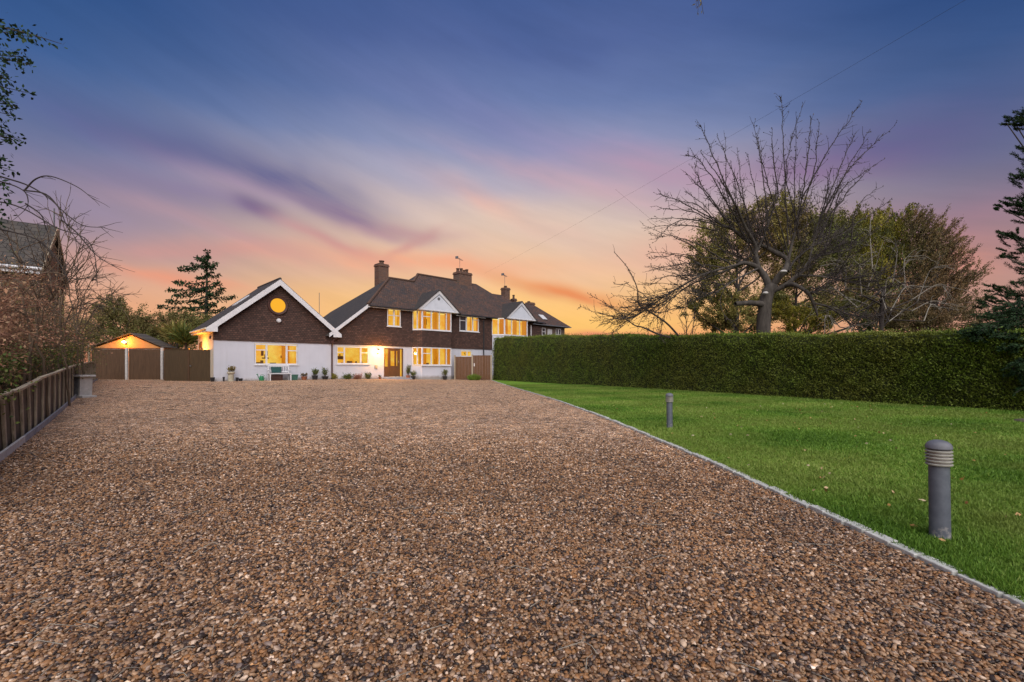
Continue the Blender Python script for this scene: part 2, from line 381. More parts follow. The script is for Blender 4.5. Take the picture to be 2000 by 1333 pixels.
M['room_wall'] = emis('lit_room_wall', (1.0, .52, .035), .92)  # room light put into walls, ceiling and curtains as emission, no lamp inside
M['room_ceil'] = emis('lit_ceiling', (1.0, .70, .16), 1.0)
M['room_obj'] = mottled('room_furniture', (.10,.045,.02), (.20,.10,.04), 4, .8, 0)
M['lamp_w'] = emis('lit_bulb', (1.0, .80, .42), 40)
for k_, cA, cB in (('room_wall', (.92,.34,.010), (1.0,.66,.11)),):
    nt = M[k_].node_tree; em = [q for q in nt.nodes if q.type == 'EMISSION'][0]; r_ = rampnode(nt, [(.30, cA), (.70, cB)]); nt.links.new(noise(nt, 1.6, 3, .6), r_.inputs[0]); nt.links.new(r_.outputs[0], em.inputs[0])
M['round_pane'] = emis('lit_round_pane', (1.0, .47, .035), .98)

def glassmat(name, tint=(1,1,1), refl=.1):
    m = bpy.data.materials.new(name); m.use_nodes = True; nt = m.node_tree; nt.nodes.clear()
    t = nt.nodes.new('ShaderNodeBsdfTransparent'); t.inputs[0].default_value = tint+(1,)
    g = nt.nodes.new('ShaderNodeBsdfGlossy'); g.inputs['Roughness'].default_value = .05
    mx = nt.nodes.new('ShaderNodeMixShader'); mx.inputs[0].default_value = refl
    nt.links.new(t.outputs[0], mx.inputs[1]); nt.links.new(g.outputs[0], mx.inputs[2])
    o = nt.nodes.new('ShaderNodeOutputMaterial'); nt.links.new(mx.outputs[0], o.inputs[0]); return m
M['glass'] = glassmat('window_glass', (1,1,1), .05)
m, nt, nd, lk, b = newmat('dark_glass'); b.inputs['Base Color'].default_value = (.03,.035,.045,1); b.inputs['Roughness'].default_value = .06; M['darkglass'] = m
m, nt, nd, lk, b = newmat('pale_blind'); b.inputs['Base Color'].default_value = (.5,.5,.52,1); M['blind'] = m

def leafmat(name, stops, noise_scale=.6, patch=None, rough=.6, spec=.25, trans=.25):
    m, nt, nd, lk, b = newmat(name)
    a = nd.new('ShaderNodeAttribute'); a.attribute_name = 'rnd'
    r = rampnode(nt, stops); lk.new(a.outputs['Fac'], r.inputs[0]); col = r.outputs[0]
    if patch:
        g = nd.new('ShaderNodeNewGeometry'); h = noise(nt, noise_scale, 4, .6, g.outputs['Position'])
        rr = rampnode(nt, [(.42, (0,0,0)), (.62, (1,1,1))]); lk.new(h, rr.inputs[0]); col = mixn(nt, col, patch, rr.outputs[0])
    lk.new(col, b.inputs['Base Color']); b.inputs['Roughness'].default_value = rough; b.inputs['Specular IOR Level'].default_value = spec
    if trans:
        t = nd.new('ShaderNodeBsdfTranslucent'); lk.new(col, t.inputs[0]); mx = nd.new('ShaderNodeMixShader'); mx.inputs[0].default_value = trans
        lk.new(b.outputs[0], mx.inputs[1]); lk.new(t.outputs[0], mx.inputs[2]); lk.new(mx.outputs[0], nd['Material Output'].inputs[0])
    return m
def st(*cs): return [(i/max(1, len(cs)-1), c) for i, c in enumerate(cs)]
M['hedge'] = leafmat('hedge_leaf', st((.040,.068,.010),(.100,.155,.020),(.165,.23,.033),(.24,.30,.06)), .35, (.150,.165,.030), trans=.15)
M['conifer'] = leafmat('dark_conifer_leaf', st((.010,.024,.012),(.020,.044,.018),(.034,.062,.024)), trans=.1, spec=.1)
M['olive'] = leafmat('olive_leaf', st((.10,.10,.026),(.22,.205,.052),(.34,.30,.085)), .3, (.23,.16,.055), trans=.2)
M['yellowgreen'] = leafmat('yellow_green_leaf', st((.085,.085,.010),(.21,.19,.020),(.32,.27,.035)), .3, (.06,.075,.02), trans=.2)
M['rust'] = leafmat('rusty_leaf', st((.060,.042,.022),(.15,.092,.042),(.23,.14,.06)), .3, (.11,.095,.036), trans=.2)
M['dkgreen'] = leafmat('dark_evergreen_leaf', st((.050,.066,.017),(.12,.14,.034),(.19,.21,.055)), .3, (.14,.115,.04), trans=.15)
M['shrubgreen'] = leafmat('shrub_green_leaf', st((.03,.055,.012),(.085,.12,.025),(.15,.17,.045)), trans=.25)
M['shrubred'] = leafmat('shrub_russet_leaf', st((.20,.095,.058),(.42,.20,.12),(.52,.30,.19)), .8, (.32,.22,.13), trans=.2)
M['buds'] = leafmat('withered_bud', st((.03,.024,.024),(.07,.055,.05)), trans=.1)
M['pink'] = leafmat('pinkish_leaf', st((.20,.09,.06),(.34,.16,.12)), trans=.2)
M['grass'] = leafmat('grass_blade', st((.055,.125,.011),(.105,.21,.022),(.160,.27,.036),(.25,.31,.07)), .5, (.155,.215,.038), trans=.25)
M['litter'] = leafmat('fallen_leaf', st((.25,.11,.03),(.42,.24,.10),(.45,.38,.28)), trans=.1)

# ------------------------------------------------------------------ ground sheets
def kerb_x(y):
    ys = [-3, 2.2, 3.0, 4.3, 5.5, 6.3, 8.3, 10.6, 15.9, 21.6, 27.2, 33, 38.5, 44]
    xs = [2.47, 2.47, 2.43, 2.42, 2.42, 2.36, 2.22, 2.06, 1.47, .57, -.25, -1.1, -1.75, -2.0]
    yq = np.asarray(y, float); k = 1.2
    return (np.interp(yq-k, ys, xs)+np.interp(yq, ys, xs)*2+np.interp(yq+k, ys, xs))/4
def fence_x(y): return -1.54-.86*np.asarray(y, float)
def hedge_x(y): return 12.9-.5347*(np.asarray(y, float)-11.6)

def sheet(name, X0, X1, ys, nx, z, mat, parent=None):
    ys = np.asarray(ys, float); t = np.linspace(0, 1, nx)
    x0, x1 = X0(ys)[:,None], X1(ys)[:,None]; X = x0+(x1-x0)*t[None,:]; Y = np.repeat(ys[:,None], nx, 1)
    Z = G(X, Y)+z; V = np.stack([X, Y, Z], -1).reshape(-1, 3)
    i = np.arange(len(ys)-1)[:,None]*nx; k = np.arange(nx-1)[None,:]
    Q = np.stack([i+k, i+k+1, i+nx+k+1, i+nx+k], -1).reshape(-1, 4)
    return np_mesh(name, V, Q, mat, parent, smooth=True)

# gravel material: cells of stone with tints, gaps coloured dark as shade between stones and broad mottling
def gravelmat(name, instance=False):
    m, nt, nd, lk, b = newmat(name)
    stops = [(0, (.024,.019,.018)), (.20, (.060,.040,.028)), (.34, (.16,.088,.040)), (.45, (.25,.155,.080)), (.60, (.34,.185,.070)), (.72, (.29,.215,.14)), (.84, (.46,.33,.20)), (.90,(.19,.165,.16)), (.96, (.60,.50,.38)), (1, (.74,.66,.54))]
    g = nd.new('ShaderNodeNewGeometry')
    if instance:
        oi = nd.new('ShaderNodeObjectInfo'); r = rampnode(nt, stops); lk.new(oi.outputs['Random'], r.inputs[0])
        nn = noise(nt, 60, 4, .6, g.outputs['Position']); rr = rampnode(nt, [(.3,(.62,.62,.62)),(.7,(1.15,1.12,1.1))]); lk.new(nn, rr.inputs[0])
        col = mixn(nt, r.outputs[0], rr.outputs[0], 1.0, 'MULTIPLY')
        big = noise(nt, 1.1, 4, .6, g.outputs['Position']); rb = rampnode(nt, [(.35,(.72,.70,.70)),(.65,(1.08,1.05,1.03))]); lk.new(big, rb.inputs[0])
        col = mixn(nt, col, rb.outputs[0], 1.0, 'MULTIPLY')
        col = mixn(nt, col, (.94,.83,.79), 1.0, 'MULTIPLY')
        b.inputs['Roughness'].default_value = .5; b.inputs['Specular IOR Level'].default_value = .45
        lk.new(col, b.inputs['Base Color']); return m
    v = nd.new('ShaderNodeTexVoronoi'); v.inputs['Scale'].default_value = 52; lk.new(g.outputs['Position'], v.inputs['Vector'])
    sv = nd.new('ShaderNodeSeparateColor'); lk.new(v.outputs['Color'], sv.inputs[0]); r = rampnode(nt, stops); lk.new(sv.outputs[0], r.inputs[0])
    dd = rampnode(nt, [(.30,(1,1,1)),(.75,(.16,.14,.13))]); lk.new(v.outputs['Distance'], dd.inputs[0])
    col = mixn(nt, r.outputs[0], dd.outputs[0], .8, 'MULTIPLY')
    v2 = nd.new('ShaderNodeTexVoronoi'); v2.inputs['Scale'].default_value = 11; lk.new(g.outputs['Position'], v2.inputs['Vector'])
    s2 = nd.new('ShaderNodeSeparateColor'); lk.new(v2.outputs['Color'], s2.inputs[0]); r2 = rampnode(nt, [(0,(1.28,1.22,1.25)),(.5,(2.1,2.02,2.08)),(1,(3.0,2.85,2.95))]); lk.new(s2.outputs[0], r2.inputs[0])
    col = mixn(nt, col, r2.outputs[0], 1.0, 'MULTIPLY')
    n0 = noise(nt, 5.5, 5, .7, g.outputs['Position'], .6); r0 = rampnode(nt, [(.32,(.62,.60,.60)),(.55,(1.05,1.04,1.03)),(.75,(1.3,1.26,1.2))]); lk.new(n0, r0.inputs[0])
    col = mixn(nt, col, r0.outputs[0], 1.0, 'MULTIPLY')
    n1 = noise(nt, .55, 5, .65, g.outputs['Position'], .4); r1 = rampnode(nt, [(.35,(.82,.80,.80)),(.62,(1.12,1.08,1.05))]); lk.new(n1, r1.inputs[0])
    col = mixn(nt, col, r1.outputs[0], 1.0, 'MULTIPLY')
    lk.new(col, b.inputs['Base Color']); b.inputs['Roughness'].default_value = .75; b.inputs['Specular IOR Level'].default_value = .3
    inv = nd.new('ShaderNodeMath'); inv.operation = 'MULTIPLY'; inv.inputs[1].default_value = -1; lk.new(v.outputs['Distance'], inv.inputs[0])
    lk.new(bump(nt, inv.outputs[0], .7, .012, bump(nt, n0, .5, .03)), b.inputs['Normal']); return m
M['gravel'] = gravelmat('gravel_bed'); M['pebble'] = gravelmat('gravel_pebble', True)
m, nt, nd, lk, b = newmat('lawn_turf'); g = nd.new('ShaderNodeNewGeometry')
h = noise(nt, 30, 5, .7, g.outputs['Position']); r = rampnode(nt, [(.3,(.074,.142,.016)),(.5,(.125,.230,.028)),(.7,(.18,.295,.045))]); lk.new(h, r.inputs[0])
h2 = noise(nt, .55, 5, .6, g.outputs['Position'], .5); r2 = rampnode(nt, [(.35,(.75,.8,.75)),(.5,(1,1,1)),(.68,(1.35,1.22,1.3))]); lk.new(h2, r2.inputs[0])
lk.new(mixn(nt, r.outputs[0], r2.outputs[0], 1.0, 'MULTIPLY'), b.inputs['Base Color']); b.inputs['Roughness'].default_value = .95; b.inputs['Specular IOR Level'].default_value = .1
lk.new(bump(nt, h, .8, .03), b.inputs['Normal']); M['lawn'] = m
M['soil'] = mottled('soil', (.05,.042,.028), (.11,.10,.06), 1.5, .95, .5, .05)

xs = np.concatenate([np.linspace(-1500, -60, 8), np.linspace(-55, 55, 56), np.linspace(60, 1500, 8)]); ysg = np.concatenate([np.linspace(-300, -12, 6), np.linspace(-8, 90, 50), np.linspace(110, 2500, 10)])
X, Y = np.meshgrid(xs, ysg); Z = G(X, Y)-.03
n = len(xs); i = np.arange(len(ysg)-1)[:,None]*n; k = np.arange(n-1)[None,:]
tag(np_mesh('ground', np.stack([X, Y, Z], -1).reshape(-1, 3), np.stack([i+k, i+k+1, i+n+k+1, i+n+k], -1).reshape(-1, 4), M['soil'], smooth=True), kind='structure')
ysr = np.concatenate([np.linspace(-6, 12, 73), np.linspace(12.5, 46, 68)])
tag(sheet('gravel_driveway', lambda y: np.minimum(fence_x(y)+.02, -4.6) if False else np.where(y < 3, -5.2-(3-y)*.1, fence_x(y)), lambda y: kerb_x(y)-.02, ysr, 60, 0.0, M['gravel']), kind='structure')
tag(sheet('lawn', lambda y: kerb_x(y)+.03, lambda y: np.maximum(hedge_x(y)+.6, kerb_x(y)+.5), np.concatenate([np.linspace(-6, 12, 50), np.linspace(12.6, 41, 60)]), 50, .012, M['lawn']), kind='structure')

# kerb of short grey edging stones
kb = MB(); y = .9; rk = random.Random(3)
while y < 38:
    L = (.2 if y < 9 else .4)*rk.uniform(.85, 1.15); ym = y+L/2
    if 2.56 < y < 2.62 or 2.30 < y < 2.34: pass
    x0, x1 = float(kerb_x(y)), float(kerb_x(y+L)); d = Vector((x1-x0, L, 0)); d.normalize(); s = Vector((d.y, -d.x, 0))
    c = Vector(((x0+x1)/2+rk.uniform(-.006,.006), ym, g1(x0, ym)-.016+rk.uniform(-.006,.006))); s2 = (s+Vector((0, 0, rk.uniform(-.05,.05))))
    kb.obox(c, d*(L-.016), s2*.075, Vector((0, rk.uniform(-.03,.03), 1))*.09); y += L
tag(kb.build('kerb', M['stone'], bevel=.006), kind='structure')

# real stones over the near part of the drive
def gravel_stones():
    yy = np.linspace(1.35, 9.6, 60)
    o = sheet('gravel', lambda y: np.maximum(-1.22*y-.3, fence_x(y)+.03), lambda y: np.minimum(1.25*y+.3, kerb_x(y)-.045), yy, 20, .004, M['pebble'])
    ng = bpy.data.node_groups.new('gravel_scatter', 'GeometryNodeTree')
    ng.interface.new_socket('Geometry', in_out='INPUT', socket_type='NodeSocketGeometry'); ng.interface.new_socket('Geometry', in_out='OUTPUT', socket_type='NodeSocketGeometry')
    N = ng.nodes; L = ng.links; gi = N.new('NodeGroupInput'); go = N.new('NodeGroupOutput')
    jo = N.new('GeometryNodeJoinGeometry')
    pos = N.new('GeometryNodeInputPosition'); sx = N.new('ShaderNodeSeparateXYZ'); L.new(pos.outputs[0], sx.inputs[0])
    mp = N.new('ShaderNodeMapRange'); L.new(sx.outputs[1], mp.inputs[0]); mp.inputs[1].default_value = 2.6; mp.inputs[2].default_value = 9.6; mp.inputs[3].default_value = 1; mp.inputs[4].default_value = .0
    pw = N.new('ShaderNodeMath'); pw.operation = 'POWER'; L.new(mp.outputs[0], pw.inputs[0]); pw.inputs[1].default_value = 3.2
    for (dens, smin, smax, seed) in ((6400, .0050, .0104, 1), (520, .0098, .0150, 5)):
        dp = N.new('GeometryNodeDistributePointsOnFaces'); L.new(gi.outputs[0], dp.inputs['Mesh']); dp.inputs['Seed'].default_value = seed
        ml = N.new('ShaderNodeMath'); ml.operation = 'MULTIPLY'; ml.inputs[1].default_value = dens; L.new(pw.outputs[0], ml.inputs[0]); L.new(ml.outputs[0], dp.inputs['Density'])
        ic = N.new('GeometryNodeMeshIcoSphere'); ic.inputs['Radius'].default_value = 1; ic.inputs['Subdivisions'].default_value = 2
        sp_ = N.new('GeometryNodeSetPosition'); L.new(ic.outputs[0], sp_.inputs[0])
        nz = N.new('ShaderNodeTexNoise'); nz.inputs['Scale'].default_value = 1.1; nz.inputs['Detail'].default_value = 1
        vm = N.new('ShaderNodeVectorMath'); vm.operation = 'SUBTRACT'; L.new(nz.outputs[1], vm.inputs[0]); vm.inputs[1].default_value = (.5,.5,.5)
        vs = N.new('ShaderNodeVectorMath'); vs.operation = 'SCALE'; L.new(vm.outputs[0], vs.inputs[0]); vs.inputs['Scale'].default_value = .65; L.new(vs.outputs[0], sp_.inputs['Offset'])
        ss = N.new('GeometryNodeSetShadeSmooth'); L.new(sp_.outputs[0], ss.inputs[0])
        sm = N.new('GeometryNodeSetMaterial'); L.new(ss.outputs[0], sm.inputs[0]); sm.inputs['Material'].default_value = M['pebble']
        rv = N.new('FunctionNodeRandomValue'); rv.data_type = 'FLOAT_VECTOR'; rv.inputs[0].default_value = (smin, smin*.85, smin*.65); rv.inputs[1].default_value = (smax*1.35, smax, smax*.75); rv.inputs['Seed'].default_value = seed+2
        rr = N.new('FunctionNodeRandomValue'); rr.data_type = 'FLOAT_VECTOR'; rr.inputs[0].default_value = (-.5, -.5, 0); rr.inputs[1].default_value = (.5, .5, 6.28); rr.inputs['Seed'].default_value = seed+9
        iop = N.new('GeometryNodeInstanceOnPoints'); L.new(dp.outputs[0], iop.inputs['Points']); L.new(sm.outputs[0], iop.inputs['Instance']); L.new(rr.outputs[0], iop.inputs['Rotation']); L.new(rv.outputs[0], iop.inputs['Scale'])
        ti = N.new('GeometryNodeTranslateInstances'); L.new(iop.outputs[0], ti.inputs[0]); ti.inputs['Local Space'].default_value = False
        rt = N.new('FunctionNodeRandomValue'); rt.data_type = 'FLOAT_VECTOR'; rt.inputs[0].default_value = (0, 0, -.002); rt.inputs[1].default_value = (0, 0, .008); rt.inputs['Seed'].default_value = seed+20
        L.new(rt.outputs[0], ti.inputs['Translation']); L.new(ti.outputs[0], jo.inputs[0])
    L.new(jo.outputs[0], go.inputs[0])
    md = o.modifiers.new('scatter', 'NODES'); md.node_group = ng
    tag(o, 'loose brown, tan and grey gravel stones covering the driveway in front', 'gravel', kind='stuff')
gravel_stones()

# pale stalks and twigs lying over the gravel
rg = np.random.default_rng(5); L_ = []
while len(L_) < 620:
    y = 1.5+20*rg.random()**1.3; x = rg.uniform(-1.1*y, 2.3)
    if x > kerb_x(y)-.1 or x < fence_x(y)+.1: continue
    a = rg.uniform(0, math.pi); ln = rg.uniform(.04, .16)*(1+y*.07); d = np.array((math.cos(a), math.sin(a), 0)); p0 = np.array((x, y, g1(x, y)+.018)); bend = rg.normal(size=3)*.12*ln; bend[2] = abs(bend[2])
    L_.append(([p0, p0+d*ln*.5+bend, p0+d*ln], [.0016+y*.0003, .0014+y*.0003, .001]))
tag(tubes('fallen_twigs', L_[:330], M['paletwig'], seg=4), 'pale dry stalks and twigs scattered over the gravel', 'twigs', kind='stuff')
tag(tubes('dark_fallen_twigs', L_[330:], M['twig'], seg=4), 'dark thin twigs scattered over the gravel', 'twigs', kind='stuff')

# ------------------------------------------------------------------ grass and fallen leaves
rg = np.random.default_rng(8); NB = 420000
y = 1.8+26*rg.random(NB)**1.9; u = rg.random(NB); x0 = kerb_x(y)+.0; x1 = np.minimum(1.2*y+.5, hedge_x(y)); x = x0+(x1-x0)*u
ok = (x1 > x0+.1); x, y = x[ok], y[ok]; N = len(x)
tuft = np.sin(x*7.1+np.cos(y*5.3)*2)*np.sin(y*6.3+np.cos(x*4.1)*2)
hh = (.022+.010*tuft+rg.uniform(0, .016, N))*(1+.02*y)
Dv = np.stack([rg.normal(size=N)*.55, rg.normal(size=N)*.55, np.ones(N)*.8], -1)
patch = np.clip(.5+.25*np.sin(x*1.3+y*.7)+.25*np.sin(y*2.1-x*.9)+rg.normal(size=N)*.22, 0, 1)
tag(leaves('grass', np.stack([x, y, G(x, y)+.008], -1), Dv, hh*1.2, .0035+.0011*y, M['grass'], rng=rg, rnd=patch), 'short mown green lawn grass right of the driveway', 'grass', kind='stuff')
NL = 330; y = 2.5+12*rg.random(NL)**1.2; x = rg.uniform(2.6, 12, NL); ok = (x < 1.15*y) & (x < hedge_x(y)-.5); x, y = x[ok], y[ok]
tag(leaves('fallen_leaves', np.stack([x, y, G(x, y)+.04], -1), np.stack([rg.normal(size=len(x)), rg.normal(size=len(x)), rg.normal(size=len(x))*.15], -1), .045, .03, M['litter'], rng=rg), 'small brown and yellow fallen leaves dotted over the lawn', 'fallen leaves', kind='stuff')
# dead patch of earth at the far right of the lawn
tg = MB(); c = P(1990, 826, 1022/109)
tg.lathe((c.x+.5, c.y, g1(c.x, c.y)+.0), [(.55,.0),(.5,.05),(.3,.075),(.05,.08)], 18, sy=.6)
tag(tg.build('earth_mound', M['soil'], smooth=True), 'low brown mound of bare earth on the lawn at the right edge', 'earth')

# ------------------------------------------------------------------ bollards
def bollard(px, py, label):
    D = 1022/(py-717); p = P(px, py, D); t = empty('bollard_light', (p.x, p.y, g1(p.x, p.y)), 0, label, 'bollard light', 'bollard lights on the lawn'); return t
M['bollard'] = mottled('dull_grey_blue_metal', (.075,.080,.100), (.135,.14,.165), 10, .6, .25, .003, 8)
m, nt, nd, lk, b = newmat('bollard_post_metal'); tcn = nd.new('ShaderNodeTexCoord'); sz = nd.new('ShaderNodeSeparateXYZ'); lk.new(tcn.outputs['Object'], sz.inputs[0])
hn = noise(nt, 22, 8, .7, tcn.outputs['Object']); lowr = nd.new('ShaderNodeMapRange'); lk.new(sz.outputs[2], lowr.inputs[0]); lowr.inputs[1].default_value = .0; lowr.inputs[2].default_value = .26; lowr.inputs[3].default_value = .40; lowr.inputs[4].default_value = .0
ad = nd.new('ShaderNodeMath'); ad.operation = 'ADD'; lk.new(hn, ad.inputs[0]); lk.new(lowr.outputs[0], ad.inputs[1]); rr = rampnode(nt, [(.78,(0,0,0)),(.98,(1,1,1))]); lk.new(ad.outputs[0], rr.inputs[0])
rc = rampnode(nt, [(.3,(.058,.068,.090)),(.7,(.10,.114,.142))]); lk.new(noise(nt, 14, 6, .6, tcn.outputs['Object']), rc.inputs[0])
lk.new(mixn(nt, rc.outputs[0], (.26,.25,.25), rr.outputs[0]), b.inputs['Base Color']); b.inputs['Roughness'].default_value = .6; M['bollard_post'] = m
M['ring'] = mottled('weathered_ring', (.17,.165,.14), (.34,.33,.30), 12, .6, .2, .003, 8)
b1 = bollard(1836, 1055, 'near bollard light with blue domed cap, lichen worn foot, beside the kerb')
MB().lathe((0,0,0), [(.059,0),(.059,.01),(.055,.012),(.054,.50)], 28).build('post', M['bollard_post'], b1, True)
MB().lathe((0,0,.495), [(.052,0),(.052,.105)], 24).build('lamp_core', M['blind'], b1, True)
lv = MB()
for q in range(5): lv.lathe((0,0,.498+q*.0215), [(.060,0),(.069,.003),(.071,.010),(.063,.015),(.050,.016)], 28)
lv.build('louvre_rings', M['ring'], b1, True)
MB().lathe((0,0,.606), [(.066,0),(.070,.006),(.068,.022),(.060,.038),(.045,.050),(.024,.058),(.004,.060)], 28).build('cap', M['bollard'], b1, True)
b2 = copy_tree(b1); D = 1022/121; p = P(1308, 838, D); b2.location = (p.x, p.y, g1(p.x, p.y)); b2.rotation_euler = (0, R(-1), R(40))
b2['label'] = 'far bollard light halfway down the lawn towards the hedge'
b1.rotation_euler = (0, R(-.8), 0)

# ------------------------------------------------------------------ hedge
def fbm(x, y, s=1.0):
    return (np.sin(x*1.7*s+np.sin(y*2.3*s)*1.3)+np.sin(y*2.9*s+np.cos(x*1.9*s)*1.7)+.6*np.sin(x*5.1*s+y*4.3*s+np.sin(y*3.7*s)*2))/2.6
def hedge():
    rg = np.random.default_rng(21)
    A0 = np.array((16.4, 5.0)); A1 = np.array((-1.6, 38.7)); Lh = np.linalg.norm(A1-A0); d = (A1-A0)/Lh; nrm = np.array((-d[1], d[0])); nrm = nrm if nrm[0] < 0 else -nrm   # faces the lawn
    Dd = lambda s: A0[1]+d[1]*s
    def Ht(s):
        D = Dd(s); return np.interp(D, [5, 11.6, 17.4, 21.9, 29.5, 36, 39], [1.9, 2.02, 2.36, 2.62, 3.12, 3.45, 3.5])+.035*np.sin(s*.9)+.03*np.sin(s*2.3+1)+.02*np.sin(s*6.1)
    def Bz(s): p = A0[None,:]+d[None,:]*np.atleast_1d(s)[:,None]; return G(p[:,0], p[:,1])
    root = empty('hedge', (A1[0], A1[1], g1(*A1)), 0, 'long tall clipped dark green hedge along the far side of the lawn', 'hedge')
    # core
    ns, nz = 140, 14; S = np.linspace(0, Lh, ns); prof = [(0, 0)]
    th = 1.5; rows = []
    cs = [(0.02, 0.0), (-.02, .3), (-.03, .6), (-.04, .85), (-.10, .97), (-.3, 1.0), (-th+.2, 1.0), (-th, .93), (-th, 0)]
    V = []
    for j, (o, hfrac) in enumerate(cs):
        zz = Bz(S)+Ht(S)*hfrac-.04; off = o-.05+.05*fbm(S*1.4, zz*1.8)
        V.append(np.stack([A0[0]+d[0]*S+nrm[0]*off, A0[1]+d[1]*S+nrm[1]*off, zz], -1))
    V = np.array(V); m = len(cs); i = np.arange(m-1)[:,None]*ns; k = np.arange(ns-1)[None,:]
    Q = np.stack([i+k, i+k+1, i+ns+k+1, i+ns+k], -1).reshape(-1, 4)
    loc = np.array(root.location)
    V2 = V.reshape(-1, 3); caps = []
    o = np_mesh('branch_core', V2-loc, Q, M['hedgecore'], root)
    # leaves on the face
    def put(n, mode):
        if mode == 'face':
            s = Lh*rg.random(n*3); w = np.clip(13/np.maximum(Dd(s), 6), .45, 1.6); keep = rg.random(n*3) < w/1.6*.9; s = s[keep]; q = len(s)
            z = rg.random(q); off = .03+.06*fbm(s*1.4, z*4)+.05*fbm(s*4.3, z*11)+rg.uniform(-.10, .03, q); Z = Bz(s)+z*Ht(s)
            off += np.where(z > .9, -(z-.9)*1.4, 0)
            nn = np.stack([np.full(q, nrm[0]), np.full(q, nrm[1]), np.full(q, .55)], -1)
        elif mode == 'top':
            s = Lh*rg.random(n); q = n; off = -rg.random(q)*1.5+.02; Z = Bz(s)+Ht(s)+rg.uniform(-.06, .03, q)+.03*fbm(s*2.2, off*3)
            spike = rg.random(q) < .07; Z = Z+np.where(spike, rg.uniform(0, .16, q), 0)
            nn = np.stack([rg.normal(size=q)*.4, rg.normal(size=q)*.4, np.ones(q)], -1)
        else:
            s = np.full(n, Lh)+rg.uniform(-.03,.12, n); q = n; off = -rg.random(q)*1.4; Z = Bz(s)+rg.random(q)*Ht(s); nn = np.stack([np.full(q, d[0]), np.full(q, d[1]), np.full(q, .5)], -1)
        C = np.stack([A0[0]+d[0]*s+nrm[0]*off, A0[1]+d[1]*s+nrm[1]*off, Z], -1)
        return C, nn+rg.normal(size=(q, 3))*.5
    Cs, Ns = zip(*[put(104000, 'face'), put(46000, 'top'), put(2500, 'end')])
    C = np.concatenate(Cs); Nn = np.concatenate(Ns)
    cl = np.clip(.45+.22*fbm(C[:,1]*2.2, C[:,2]*3)+rg.normal(size=len(C))*.22, 0, 1)
    leaves('foliage', C, Nn, .064, .034, M['hedge'], root, rg, cl)
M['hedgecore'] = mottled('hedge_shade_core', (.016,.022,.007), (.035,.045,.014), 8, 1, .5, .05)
hedge()

